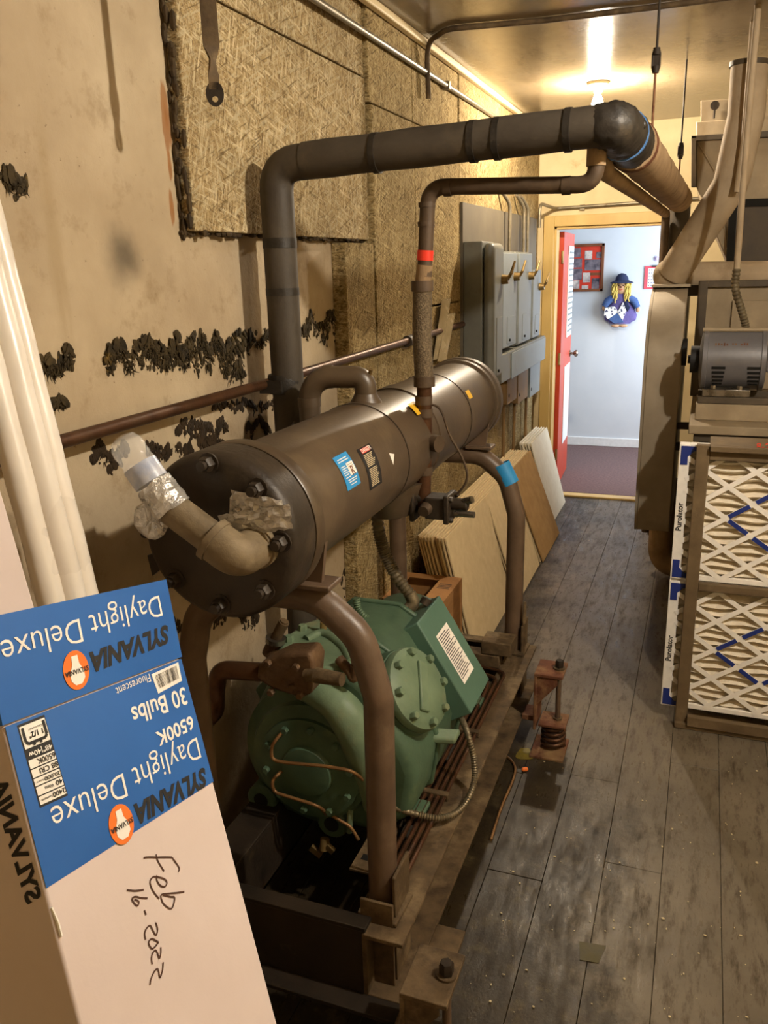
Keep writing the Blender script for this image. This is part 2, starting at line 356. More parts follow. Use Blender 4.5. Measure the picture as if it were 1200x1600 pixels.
M['duct_dark'] = pm('dark_sheet_metal', (84, 73, 58), (64, 55, 43), 7, .6, .2, .15, 50, dirt=(110, 96, 74), dscale=7, dpos=(.6, .85))
M['guard'] = pm('grey_guard_enamel', (172, 158, 136), (150, 137, 116), 6, .45, .2, .1, 70, dirt=(184, 168, 142), dscale=7, dpos=(.62, .85), spec=.45)
M['motor'] = pm('grey_motor_enamel', (110, 108, 110), (92, 90, 92), 6, .4, .15, .12, 60, dirt=(116, 104, 88), dscale=8, dpos=(.6, .85), spec=.45)
M['rack'] = pm('dusty_rack_steel', (118, 99, 72), (90, 74, 52), 9, .7, .1, .3, 70, dirt=(142, 122, 92), dscale=8, dpos=(.58, .8))
M['paper_white'] = flat('filter_card', (250, 244, 234), .75)
M['media'] = pm('pleated_filter_media', (236, 226, 206), (214, 200, 176), 26, .95, 0, .4, 120, spec=.05)
M['rubber'] = flat('black_rubber', (22, 20, 18), .6)
M['black_void'] = flat('dark_interior', (14, 12, 9), .9)
M['adhesive'] = pm('dried_black_adhesive', (70, 58, 36), (34, 28, 18), 26, .85, 0, .8, 60, dirt=(112, 88, 40), dscale=18, dpos=(.64, .74), spec=.2)
M['tar'] = pm('flaking_tar', (58, 44, 28), (36, 28, 18), 20, .8, 0, .8, 40, spec=.2)
M['door_red'] = pm('red_door_paint', (196, 72, 46), (180, 58, 38), 5, .4, 0, .1, 40, stretch=(1, 1, .2))
M['straw'] = pm('yellow_yarn', (222, 200, 110), (190, 162, 76), 40, .9, 0, .5, 120)
M['skin'] = flat('doll_cloth_tan', (202, 158, 122), .9)
M['denim'] = pm('blue_felt', (74, 100, 150), (58, 82, 132), 50, .95, 0, .4, 160)
M['navy'] = pm('navy_felt', (40, 48, 80), (30, 36, 64), 50, .95, 0, .4, 160)
M['purple'] = pm('purple_felt', (104, 94, 150), (88, 78, 134), 50, .95, 0, .4, 160)
def floral():
    m, nt, b = newmat('floral_cloth'); v = nd(nt, 'ShaderNodeTexVoronoi', Scale=46.0); nt.links.new(coords(nt), v.inputs['Vector'])
    nt.links.new(ramp(nt, v.outputs['Distance'], [(.3, (60, 60, 96)), (.42, (232, 228, 224))], 'LINEAR'), b.inputs['Base Color']); b.inputs['Roughness'].default_value = .9; return m
M['floral'] = floral()
M['frame_wood'] = pm('brown_frame_wood', (128, 78, 50), (104, 60, 38), 10, .5, 0, .15, stretch=(1, 1, .3))
M['photo1'] = pm('printed_photo', (140, 130, 140), (40, 44, 58), 14, .35, 0, 0, detail=2)
M['photo2'] = pm('printed_photo_light', (226, 214, 206), (120, 110, 118), 16, .35, 0, 0, detail=2)
M['pink'] = flat('pink_card', (214, 84, 100), .6)
M['crumb'] = flat('pale_crumbs', (206, 190, 152), .8)
# ================================================================== STRUCTURE
XW, XB = -1.245, -1.19          # plaster face, face of the insulation boards
YD = 6.39                       # face of the wall with the door
CZ = 2.66; XR = 1.75; YN = -1.2
floor = struct('floor', G().box((XW-.1, YN, -.12), (XR, YD+.12, -.022)), M['subfloor'])
PW = .165; x = -.163-PW*7; jy = at(908, 1338, z=0).y
while x < XR:
    lo, hi = max(x, XW), min(x+PW, XR)
    if hi-lo > .02:
        cuts = [YN]; y = YN+random.uniform(.5, 2.2)
        if abs(x+.163) < .01: cuts += [jy-2.4, jy, jy+2.7]
        else:
            while y < YD-.4: cuts.append(y); y += random.uniform(1.5, 3.0)
        cuts.append(YD+.02)
        for a, b_ in zip(cuts, cuts[1:]):
            if b_ < a+.05: continue
            dz = random.uniform(-.0015, 0)
            mk('plank', G().box((lo+.0006, a+.0006, -.022), (hi-.0006, b_-.0006, dz)), M['floor'], floor, bevel=.0010, bseg=1, smooth=0)
    x += PW
wall_left = struct('wall_left', G().box((XW-.1, YN, 0), (XW, YD, CZ)), M['plaster'])
ceiling = struct('ceiling', G().box((XW-.1, YN, CZ), (XR, YD+.12, CZ+.1)), M['ceiling'])
struct('wall_right', G().box((XR, YN, 0), (XR+.1, YD, CZ)), M['wall_cream'])
struct('wall_front', G().box((XW-.1, YN-.1, 0), (XR+.1, YN, CZ)), M['wall_cream'])
DX0, DX1, DZ1 = -1.072, -.300, 2.005
g = G().box((XW, YD, 0), (DX0, YD+.12, CZ)).box((DX1, YD, 0), (XR, YD+.12, CZ)).box((DX0, YD, DZ1), (DX1, YD+.12, CZ))
wall_back = struct('wall_back', g, M['wall_cream'])
# door casing and jamb
tr = struct('trim_1', G().box((DX0-.075, YD-.022, 0), (DX0, YD, DZ1+.075)), M['trim_cream'], bevel=.004)
tag(tr, 'cream painted door casing')
mk('casing_board', G().box((DX1, YD-.022, 0), (DX1+.075, YD, DZ1+.075)), M['trim_cream'], tr, bevel=.004)
mk('casing_board', G().box((DX0, YD-.022, DZ1), (DX1, YD, DZ1+.075)), M['trim_cream'], tr, bevel=.004)
mk('jamb', G().box((DX0, YD-.002, 0), (DX0+.018, YD+.13, DZ1)), M['trim_cream'], tr, bevel=.002)
mk('jamb', G().box((DX1-.018, YD-.002, 0), (DX1, YD+.13, DZ1)), M['trim_cream'], tr, bevel=.002)
mk('jamb', G().box((DX0, YD-.002, DZ1-.018), (DX1, YD+.13, DZ1)), M['trim_cream'], tr, bevel=.002)
mk('threshold', G().box((DX0, YD-.03, -.002), (DX1, YD+.06, .014)), M['trim_cream'], tr, bevel=.004)
# hallway beyond
HY = 8.33
struct('floor_hallway', G().box((-2.6, YD+.12, -.1), (1.0, HY+.1, 0)), M['carpet'])
wall_hall = struct('wall_hallway', G().box((-2.6, HY, 0), (1.0, HY+.1, CZ)), M['hall_wall'])
struct('wall_hallway_left', G().box((-2.7, YD+.12, 0), (-2.6, HY, CZ)), M['hall_wall'])
struct('wall_hallway_right', G().box((.9, YD+.12, 0), (1.0, HY, CZ)), M['hall_wall'])
struct('ceiling_hallway', G().box((-2.7, YD+.12, CZ), (1.0, HY+.1, CZ+.1)), M['hall_wall'])
struct('baseboard_back', G().box((-2.6, HY-.015, 0), (.9, HY, .085)), M['white_trim'], bevel=.004)
# ---- insulation boards (pieces of the left wall)
def brd(y0, y1, z0, z1, m='board2', x1=XB, x0=XW):
    o = mk('insulation_board', G().box((x0, y0+.004, z0+.004), (x1, y1-.004, z1-.004)), M[m], wall_left, smooth=0, bevel=.004)
    return o
zs = at(400, 19, x=XB+.02).z; XP = -1.207; yl = at(304, 363, x=XP).y; zb = at(304, 363, x=XP).z
o = brd(yl, 3.07, zb, zs, 'board', XP); tag(o, 'large fibrous insulation board with dark ragged edge')
brd(yl, 3.07, zs, CZ, 'board', XP-.004)
yc = at(540, 420, x=XB).y
brd(yc, 3.07, .02, zb-.006)
ys = [3.07, 3.56, 4.25, 5.10, 5.62, YD]
for i, (a, b_) in enumerate(zip(ys, ys[1:])):
    zc = 1.46 if i < 2 else 1.30
    if i % 2: zc += .12
    brd(a, b_, .02, zc); brd(a, b_, zc, 2.33 if i < 2 else CZ, x1=XB+random.uniform(-.004, .004))
    if i < 2: brd(a, b_, 2.33, CZ, x1=XB-.004)
# ragged dark edge strip along the proud board
g = G()
for k in range(60):
    t = k/60; y0 = yl-.004; z = zb+(CZ-zb)*t
    g.sphere((XP-.018+random.uniform(-.018, .014), y0, z), random.uniform(.004, .010), random.uniform(.004, .009), random.uniform(.01, .024), 6, 4)
for k in range(70):
    t = k/70; y = yl+(3.07-yl)*t
    g.sphere((XP-.014+random.uniform(-.02, .012), y, zb), random.uniform(.004, .010), random.uniform(.01, .02), random.uniform(.003, .010), 6, 4)
mk('board_edge_fibre', g, M['board_edge'], wall_left, smooth=0)
# ---- dried adhesive clumps left on the plaster (fuzzy remains)
def clump(px0, py0, px1, py1, n, strands, m='adhesive', seed=1, thick=.009, dens=None):
    R = random.Random(seed); g = G(); ph = R.uniform(0, 9)
    def nz(u, f, o): return .5+.5*math.sin(u*f+o+1.7*math.sin(u*f*.43+o*2.1))
    W_, H_ = px1-px0, py1-py0; cols = max(4, int(W_/2.2)); per = max(3, int(n*1.6/cols))
    for c in range(cols):
        u = c/(cols-1); w = min(1, 6*min(u, 1-u)+.35); px = px0+W_*u
        top = py0+H_*(.05+.35*nz(px*.16, 1, ph)+.25*(1-w)); bot = py1-H_*(.02+.62*nz(px*.21, 1, ph+3)*(1 if R.random() > .15 else .2)+.3*(1-w))
        if bot < top+3: bot = top+3
        for k in range(per):
            v = R.random()**1.2
            if nz(px*.3+v*5, 1, ph+5) < .16: continue
            p = at(px+R.uniform(-2, 2), top+(bot-top)*v, x=XW); s = R.uniform(.003, .0085)*(1.15-.5*v); tz = R.uniform(-.9, .9)
            g.sphere((XW+R.uniform(-.001, thick*(1-.7*v)), p.y, p.z), R.uniform(.0014, .0034), s*R.uniform(.5, 1.5), s*R.uniform(.8, 2.6), 6, 4, rot=Matrix.Rotation(tz, 3, 'X'))
    for k in range(int(strands*1.1)):
        px = R.uniform(px0+W_*.1, px1-W_*.1); py = py0+H_*(.15+.4*nz(px*.16, 1, ph))+R.uniform(0, H_*.3); p = at(px, py, x=XW); a = R.uniform(-2.4, -.7); L = R.uniform(.008, .026)
        q = [Vector((XW+R.uniform(.002, thick), p.y, p.z))]
        for j in range(3):
            a += R.uniform(-.5, .5); q.append(q[-1]+Vector((R.uniform(-.003, .003), math.cos(a)*L/3, math.sin(a)*L/3)))
        for t in q: t.x = max(t.x, XW+.001)
        g.tube(q, lambda i: (.0022, .0018, .0012, .0005)[i], 4)
    return tag(mk('adhesive_residue', g, M[m], wall_left, smooth=0))
for i, c in enumerate([(58, 540, 112, 592, 60, 60), (163, 532, 210, 590, 90, 60), (214, 520, 300, 586, 210, 130), (282, 512, 388, 592, 300, 150), (352, 562, 382, 604, 40, 20), (470, 482, 545, 545, 180, 80),
                       (0, 262, 40, 318, 40, 10), (385, 515, 430, 545, 50, 30), (80, 618, 100, 640, 6, 8)]):
    clump(*c, seed=i+3)
for i, c in enumerate([(146, 690, 178, 742, 70, 5), (178, 695, 196, 735, 30, 3), (232, 690, 266, 722, 60, 5), (276, 655, 352, 690, 150, 8), (276, 690, 300, 715, 40, 4), (312, 680, 350, 712, 70, 4), (385, 650, 420, 690, 60, 4),
                       (270, 960, 300, 1000, 50, 6), (330, 940, 350, 985, 60, 8), (375, 940, 402, 990, 70, 8), (535, 880, 560, 960, 90, 5), (570, 900, 590, 960, 60, 4), (600, 600, 625, 650, 60, 4), (330, 625, 440, 645, 14, 2), (470, 650, 500, 720, 40, 4)]):
    clump(*c, m='tar', seed=i+40, thick=.003)
# ================================================================== LAMPS
bulbm1 = emit('lit_bulb_glass', BULB_COL, BULB1); bulbm2 = emit('assumed_bulb_glass', BULB2_COL, BULB2)
M['ceramic'] = flat('cream_ceramic', (226, 206, 160), .35)
def bulb_lamp(p, label, m):
    x, y = p; t = thing('ceiling_lamp', label, 'lamp', (x, y, CZ))
    mk('lamp_base', G().lathe((x, y, CZ), (0, 0, -1), [(.055, 0), (.06, .004), (.056, .016), (.03, .024), (.022, .026)]), M['ceramic'], t)
    mk('socket', G().lathe((x, y, CZ-.02), (0, 0, -1), [(.022, 0), (.022, .028), (.019, .032), (.014, .032)]), M['ceramic'], t)
    mk('bulb', G().lathe((x, y, CZ-.048), (0, 0, -1), [(.012, 0), (.014, .012), (.024, .034), (.03, .055), (.027, .072), (.016, .083), (.003, .087)], 20), m, t)
    return t
P1 = at(935, 128, z=CZ)
bulb_lamp((P1.x, P1.y), 'bare lit bulb in a round ceiling socket above the black pipe', bulbm1)
bulb_lamp((.90, 1.50), 'assumed bare lit bulb in a ceiling socket near the camera, out of the picture', bulbm2)  # assumed unseen lamp, placed to agree with the cast shadows
# ================================================================== SKID, HOOPS
skid = thing('machine_skid', 'brown steel skid frame with two bent pipe hoops carrying the vessel', 'frame', (-.83, 2.2, 0))
SX0, SX1, SY0, SY1 = -1.12, -.53, 1.42, 3.03
mk('side_rail', G().box((SX1-.10, SY0, .288), (SX1, SY1, .30)).box((SX1-.10, SY0, .12), (SX1-.088, SY1, .29)).box((SX1-.10, SY0, .12), (SX1-.0, SY1, .132)).box((SX1-.0, SY0, .12), (SX1+.075, SY0+.26, .132)), M['steel_dirty'], skid, bevel=.002)
mk('side_rail', G().box((SX0, SY0, .288), (SX0+.1, SY1, .30)).box((SX0+.088, SY0, .12), (SX0+.10, SY1, .29)).box((SX0, SY0, .12), (SX0+.1, SY1, .132)), M['steel_dark'], skid, bevel=.002)
for y0, d in ((SY0, 1), (SY1-.012, -1)):
    mk('cross_rail', G().box((SX0+.1, min(y0, y0+d*.04), .305), (SX1-.09, max(y0, y0+d*.04), .317)).box((SX0+.1, y0, .12), (SX1-.1, y0+.012, .306)).box((SX0+.1, min(y0, y0-d*.05), .118), (SX1+.02, max(y0, y0-d*.05), .13)), M['steel_dirty' if d < 0 else 'steel_dark'], skid, bevel=.002)
mk('cross_rail', G().box((SX0+.1, 2.62, .28), (SX1-.1, 2.70, .292)).box((SX0+.1, 2.62, .15), (SX1-.1, 2.63, .28)), M['steel_dirty'], skid, bevel=.002)
mk('cross_rail', G().box((SX0+.1, 2.80, .295), (SX1-.1, 2.86, .345)), M['steel_dirty'], skid, bevel=.003)
mk('steel_block', G().box((-.70, 2.80, .347), (-.585, 2.90, .40)), M['steel_dirty'], skid, bevel=.004)
# perforated strut beside the compressor
g = G().box((-.745, 1.62, .285), (-.685, 2.45, .292)).box((-.691, 1.62, .25), (-.685, 2.45, .292)); st = mk('perforated_strut', g, M['steel_dirty'], skid, bevel=.001)
for k in range(11): mk('slot', G().box((-.73, 1.66+k*.072, .2925), (-.70, 1.66+k*.072+.022, .2932)), M['black_void'], st)
for k in range(5): mk('stud', G().cyl((-.68, 1.72+k*.15, .275), (-.625, 1.72+k*.15, .275), .011, seg=10), M['steel_dirty'], skid)
for k, dx in enumerate((-.648, -.628, -.610, -.592)):
    pts = [(dx, 1.56+.02*k, .312), (dx, 2.60+.05*k, .312), (dx-.12-.03*k, 2.60+.05*k+.03, .312)]
    mk('copper_line', G().tube(fillet(pts, .05), .0065, 8), M['copper'], skid)
for y in (1.95, 2.3): mk('tube_clip', G().box((-.662, y, .300), (-.580, y+.02, .322)), M['steel_dirty'], skid, bevel=.003)
def hoop(y, zt, r=.034, xr=-.613, xl=-1.085):
    pts = [(xr, y, .30), (xr, y, zt-.12), (xr-.05, y, zt), (xl+.05, y, zt), (xl, y, zt-.12), (xl, y, .30)]
    P = [(xr, y, .30), (xr+.004, y, zt-.22), (xr-.035, y, zt-.08), (xr-.13, y, zt), (xl+.13, y, zt), (xl+.03, y, zt-.08), (xl, y, zt-.2), (xl, y, .30)]
    return mk('support_hoop', G().tube(resample(fillet(P, .11, 7), .06), r, 20), M['hoop'], skid)
HZ = 1.075
h1 = hoop(1.52, HZ, .034); h2 = hoop(2.97, HZ, .034)
VX, VZ, VR = -.85, 1.266, .148
for y, d in ((1.52, 1), (2.97, 1)):
    mk('saddle_plate', G().prism([(VX-.10, y-.012, HZ+.02), (VX+.12, y-.012, HZ+.02), (VX+.145, y-.012, VZ+.01), (VX+.13, y-.012, VZ-.08), (VX+.06, y-.012, VZ-.145), (VX-.06, y-.012, VZ-.145), (VX-.12, y-.012, VZ-.08)], (0, .014, 0)), M['hoop'], skid, bevel=.002)
    mk('saddle_foot', G().box((VX+.05, y-.035, HZ+.028), (VX+.15, y+.035, HZ+.040)), M['hoop'], skid, bevel=.003)
# corner posts behind the hoop feet
for y in (1.52, 2.97):
    s = -1 if y < 2 else 1
    mk('corner_post', G().box((-.575, y-.04, .12), (-.567, y+.06, .42)).box((-.648, y+s*.052, .12), (-.567, y+s*.06, .36)), M['steel_dirty'], skid, bevel=.002)
    mk('foot_plate', G().prism([(-.66, y-.05, .30), (-.56, y-.06, .30), (-.555, y+.05, .30), (-.66, y+.05, .30)], (0, 0, .012)), M['steel_dirty'], skid, bevel=.003)
mk('gusset', G().prism([(-.570, 2.93, .30), (-.57, 2.94, .52), (-.585, 2.99, .30)], (.012, .004, 0)), M['steel_dirty'], skid, bevel=.002)
t = mk('blue_hoop_label', G(), M['blue_label'], h2)
g = G(); R = []
c0, c1 = at(782, 725, y=2.97), at(797, 756, y=2.97)
d = (c1-c0); 
g.tube([c0, c0.lerp(c1, .5), c1], .0352, 20, cap=False); bpy.data.objects.remove(t); lb = mk('hoop_label', g, M['blue_label'], h2)
# brackets and spring isolators on the outer side
def isolator(y0, y1, rusty, label):
    mb = M[rusty]
    x0, x1 = -.485, -.382
    mk('isolator_bracket', G().box((x0, y0, .318), (x1, y1, .33)).box((x0, y0, .10), (x0+.01, y1, .318)).prism([(x0, y0+.005, .318), (x1-.02, y0+.005, .318), (x1-.02, y0+.005, .29), (x0+.01, y0+.005, .20)], (0, .01, 0)).prism([(x0, y1-.015, .318), (x1-.02, y1-.015, .318), (x1-.02, y1-.015, .29), (x0+.01, y1-.015, .20)], (0, .01, 0)).box((-.53, y0+.02, .125), (x0+.004, y1-.02, .145)), mb, skid, bevel=.002)
    t = thing('spring_isolator', label, 'spring', ((x0+x1)/2, (y0+y1)/2, 0), 'spring mounts under the skid brackets')
    cx, cy = x0+.068, (y0+y1)/2+.005
    mk('base_plate', G().box((x0-.005, y0-.03, 0), (x1+.015, y1-.0, .010)), M['rust'], t, bevel=.002)
    pts = [Vector((cx+.04*math.cos(a), cy-.01+.04*math.sin(a), .02+.085*a/(8*math.pi))) for a in [k*2*math.pi/20 for k in range(81)]]
    mk('spring', G().tube(pts, .0075, 10), M['copper'], t)
    mk('top_plate', G().box((cx-.05, cy-.06, .113), (cx+.05, cy+.045, .123)), M[rusty], t, bevel=.002)
    mk('adjusting_bolt', G().cyl((cx+.012, cy, .12), (cx+.012, cy, .352), .010, seg=12), M['hoop'], t)
    mk('washer', G().cyl((cx+.012, cy, .331), (cx+.012, cy, .336), .022, seg=16), M['steel_dirty'], t)
    mk('nut', G().cyl((cx+.012, cy, .1235), (cx+.012, cy, .13), .018, seg=6), M['steel_dirty'], t)
    mk('bolt_head', G().hexbolt((cx+.012, cy, .338), (0, 0, 1), .016, .026), M['steel_dark'], t)
isolator(2.735, 2.86, 'rust', 'rusty coil spring mount beyond the green compressor, on the aisle side')
isolator(1.27, 1.41, 'steel_dirty', 'dusty spring mount at the nearest corner of the skid, bolt on top')
# ================================================================== VESSEL
FY = 1.305
ves = thing('condenser_vessel', 'long brown horizontal pressure vessel with bolted dark end flange', 'tank', (VX, 2.3, HZ+.042))
ax = (0, 1, 0)
mk('shell', G().lathe((VX, 1.46, VZ), ax, [(VR, 0), (VR, 1.62), (VR+.006, 1.62), (VR+.006, 1.64), (VR, 1.645), (VR, 1.66)], 56), M['vessel'], ves)
mk('shell_band', G().lathe((VX, 2.30, VZ), ax, [(VR-.002, 0), (VR+.004, .002), (VR+.004, .10), (VR-.002, .102)], 56), M['vessel'], ves)
mk('far_end_ring', G().lathe((VX, 2.985, VZ), ax, [(VR-.01, 0), (VR+.010, .004), (VR+.010, .03), (VR+.002, .034), (VR+.002, .046), (VR+.014, .05), (VR+.014, .085), (VR+.006, .095), (VR-.03, .12), (.02, .13)], 56), M['vessel'], ves)
FR = .170
fl = mk('end_flange', G().lathe((VX, FY, VZ), ax, [(.015, 0), (.10, 0), (.152, .001), (.162, .006), (FR-.002, .016), (FR, .028), (FR, .090), (FR-.004, .093)], 64), M['flange'], ves)
mk('flange_ring', G().lathe((VX, FY+.099, VZ), ax, [(FR-.010, -.008), (FR-.010, 0), (FR-.002, .001), (FR, .004), (FR, .036), (FR-.004, .039), (VR+.004, .041)], 64), M['vessel'], ves)
mk('shell_collar', G().lathe((VX, FY+.142, VZ), ax, [(VR+.008, -.004), (VR+.010, .002), (VR+.008, .02), (VR-.002, .024)], 56), M['vessel'], ves)
for k in range(8):
    a = math.radians(k*45); p = Vector((VX+.142*math.cos(a), FY+.002, VZ+.008+.142*math.sin(a)))
    b = mk('flange_bolt', G().hexbolt(p, (0, -1, 0), .0155, .018, 1).cyl(p-Vector((0, .018, 0)), p-Vector((0, .032, 0)), .0095, seg=10), M['flange'], ves)
mk('lift_lug', G().prism([at(230, 868, y=FY+.06), at(250, 862, y=FY+.06), at(262, 880, y=FY+.06), at(238, 900, y=FY+.06)], (0, .012, 0)), M['flange'], ves)
# foil patch taped on the flange face
pp = [(362, 765), (385, 770), (410, 780), (430, 783), (452, 784), (458, 825), (415, 833), (360, 840), (340, 806), (363, 802)]
def crumple(corners, y, nx, ny, amp, seed):
    R_ = random.Random(seed); a, b_, c, d = [at(*p, y=y) for p in corners]; vs = []
    for j_ in range(ny+1):
        for i_ in range(nx+1):
            u_, v_ = i_/nx, j_/ny; p = a.lerp(b_, u_).lerp(d.lerp(c, u_), v_); e = 1 if 0 < i_ < nx and 0 < j_ < ny else .4
            vs.append(p+Vector((R_.uniform(-.002, .002), -R_.uniform(0, amp)*e, R_.uniform(-.002, .002))))
    fs = []
    for j_ in range(ny):
        for i_ in range(nx):
            k = j_*(nx+1)+i_; fs += [(k, k+1, k+nx+2), (k, k+nx+2, k+nx+1)] if (i_+j_) % 2 else [(k, k+1, k+nx+1), (k+1, k+nx+2, k+nx+1)]
    return G().add(vs, fs)
mk('foil_patch', crumple([(362, 764), (440, 782), (452, 812), (358, 815)], FY-.012, 11, 7, .009, 3), M['foil'], ves, smooth=0)
mk('foil_strip', crumple([(341, 806), (452, 786), (458, 825), (360, 840)], FY-.016, 14, 6, .009, 5), M['foil'], ves, smooth=0)
# elbow and stub pipe with foil-taped end
ey = FY-.075
e0 = at(388, 868, y=FY); e1 = at(372, 872, y=ey); e2 = at(272, 797, y=ey-.006); e3 = at(240, 758, y=ey-.008)
e0 = Vector((e1.x, FY, e1.z))
el = mk('pipe_elbow', G().tube(resample(fillet([e0+Vector((0, .01, 0)), e0-Vector((0, .012, 0)), e1, e1.lerp(e2, .40)], .05, 8), .015), .039, 24), M['pipe_dusty'], ves)
mk('elbow_collar', G().tube([e1.lerp(e2, .33), e1.lerp(e2, .42)], .042, 24).cyl(e0+Vector((0, .004, 0)), e0-Vector((0, .016, 0)), .043, seg=24), M['pipe_dusty'], el)
mk('stub_pipe', G().tube([e1.lerp(e2, .30), e2, e3], .031, 24), M['pipe_dusty'], ves)
R2 = random.Random(8)
def jitter(g, a):
    for v in g.v: v += Vector((R2.uniform(-a, a), R2.uniform(-a, a), R2.uniform(-a, a)))
    return g
mk('foil_wrap', jitter(G().tube(resample([e2, e3], .009), .0355, 18), .0022), M['foil'], ves, smooth=0)
q = at(237, 812, y=ey-.01)
mk('foil_lid', jitter(G().lathe(q, (.15, -1, .1), [(.034, 0), (.036, .004), (.03, .008), (.018, .009), (.004, .008)], 18), .0022), M['foil'], ves, smooth=0)
# bottle slipped over the pipe end
b0, b1 = at(243, 762, y=ey-.008), at(188, 682, y=ey-.012)
L = (b1-b0).length; dr = (b1-b0).normalized()
bt = thing('plastic_bottle', 'clear crushed water bottle slipped over the stub pipe end', 'bottle', tuple(b0))
prof = [(.030, .002), (.031, .01), (.0315, .03)]+[(.0315-.0018*(k % 2), .04+k*.0065) for k in range(int((L-.06)/.0065))]+[(.030, L-.018), (.024, L-.006), (.012, L-.001)]
mk('bottle_body', G().lathe(b0, dr, prof, 28), M['bottle'], bt)
g = G().lathe(b0+dr*.012, dr, [(.0322, 0), (.0324, .002), (.0324, .036), (.0322, .038)], 28); 
mk('bottle_label', g, pm('bottle_paper_label', (196, 196, 200), (150, 160, 186), 30, .35), bt)
# U bend on top of the vessel
u0 = at(572, 632, x=VX); u0.z = VZ+VR-.01
ut = at(535, 588, y=u0.y).z; u1 = Vector((at(484, 640, y=u0.y-.03).x, u0.y-.03, VZ+.10)); hh = ut-(VZ+VR-.01)
g = G().tube(resample(fillet([u0, Vector((u0.x, u0.y, ut)), Vector((u1.x, u1.y, ut)), u1+Vector((0, 0, -.2))], .075, 9), .02), .030, 22)
ub = mk('u_bend_pipe', g, M['vessel'], ves)
mk('pipe_band', G().tube([u1+Vector((0, 0, .03)), u1+Vector((0, 0, .055))], .0325, 22), M['vessel'], ub)
mk('pipe_band', G().tube([Vector((VX-.09, u0.y-.012, ut)), Vector((VX-.115, u0.y-.016, ut))], .0318, 22), M['vessel'], ub)
mk('relief_plug', G().cyl(at(578, 585, y=u0.y), at(580, 577, y=u0.y-.005), .006, seg=10), M['brass'], ub)
mk('nozzle_pad', G().lathe((u0.x, u0.y, VZ+VR-.012), (0, 0, 1), [(.045, 0), (.043, .008), (.034, .022), (.031, .03)], 24), M['vessel'], ves)
# bottom outlet boss
OY = 2.235
mk('outlet_boss', G().lathe((VX+.02, OY-.02, VZ-VR+.03), (0.1, 0, -1), [(.10, 0), (.085, .03), (.07, .07), (.062, .09), (.03, .10)], 28), M['vessel'], ves)
# labels wrapped on the shell
def shell_hit(px, py):
    r = ray(px, py); ox, oz = -VX, CH-VZ
    a = r.x*r.x+r.z*r.z; b_ = 2*(r.x*ox+r.z*oz); c = ox*ox+oz*oz-(VR+.0012)**2
    t = (-b_-math.sqrt(max(b_*b_-4*a*c, 0)))/(2*a); p = CAM+r*t; return p.y, math.atan2(p.z-VZ, p.x-VX)
def wrapP(y, a, lift=.0012): return Vector((VX+(VR+lift)*math.cos(a), y, VZ+(VR+lift)*math.sin(a)))
def wrapquad(g, y0, y1, a0, a1, lift, n=10):
    R = []
    for k in range(n+1):
        a = a0+(a1-a0)*k/n; R.append([wrapP(y0, a, lift), wrapP(y1, a, lift)])
    b = len(g.v)
    for r in R: g.v += r
    for k in range(n): g.f.append((b+2*k, b+2*k+1, b+2*k+3, b+2*k+2))
    return g
yA, aA = shell_hit(519, 716); yB, _ = shell_hit(547, 708); _, aA2 = shell_hit(540, 770)
y0, y1, a0, a1 = yA, yA+.075, aA, aA2
lb = mk('blue_label', wrapquad(G(), y0, y1, a0, a1, .001), M['blue_label'], ves, label='blue paper label on the vessel shell')
g = G(); da = a1-a0
for k, (u0_, u1_, v) in enumerate([(.15, .8, .12), (.12, .85, .19), (.1, .4, .34), (.1, .45, .40), (.1, .42, .46), (.1, .45, .52), (.1, .42, .58), (.12, .48, .66), (.2, .85, .74), (.25, .8, .80), (.3, .75, .88)]):
    wrapquad(g, y0+(y1-y0)*u0_, y0+(y1-y0)*u1_, a0+da*v, a0+da*(v+.025), .0016, 2)
mk('print_line', g, M['ink_white'], lb)
sq = mk('white_square', wrapquad(G(), y0+(y1-y0)*.48, y0+(y1-y0)*.95, a0+da*.30, a0+da*.66, .0018), M['ink_white'], lb)
g = G()
for v in (.36, .42): wrapquad(g, y0+(y1-y0)*.53, y0+(y1-y0)*.88, a0+da*v, a0+da*(v+.012), .0022, 2)
puttext(g, 'R', .03, lambda x, y: wrapP(y0+(y1-y0)*.72+x, a0+da*.56-y/VR*-1, .0022), bold=.02)
mk('print_mark', g, M['frame_wood'], sq)
yA, aA = shell_hit(557, 703); _, aA2 = shell_hit(577, 768)
y0, y1, a0, a1 = yA, yA+.08, aA, aA2; da = a1-a0
lb = mk('danger_label', wrapquad(G(), y0, y1, a0, a1, .001), M['ink_black'], ves, label='black warning label with red heading')
rb = mk('red_heading', wrapquad(G(), y0+(y1-y0)*.18, y0+(y1-y0)*.80, a0+da*.03, a0+da*.15, .0016), M['ink_red'], lb)
g = G(); puttext(g, 'DANGER', .014, lambda x, y: wrapP(y0+(y1-y0)*.55+x, a0+da*.09+y/VR, .002), bold=.02)
mk('heading_text', g, M['ink_white'], rb)
g = G()
for k in range(20):
    v = .19+k*.038
    if k in (8,): continue
    e = random.uniform(.72, .95); wrapquad(g, y0+(y1-y0)*.16, y0+(y1-y0)*(.16+.8*(e-.1)), a0+da*v, a0+da*(v+.018), .0016, 1)
mk('print_line', g, M['crumb'], lb)
yA, aA = shell_hit(608, 708); 
g = G().add([wrapP(yA, aA), wrapP(yA+.03, aA-.06), wrapP(yA+.008, aA-.22)], [(0, 2, 1)]); mk('sticker_scrap', g, M['ink_white'], ves)
yA, aA = shell_hit(733, 616); mk('yellow_sticker', wrapquad(G(), yA-.022, yA+.022, aA+.10, aA-.10, .0012, 3), M['yellow_tag'], ves)
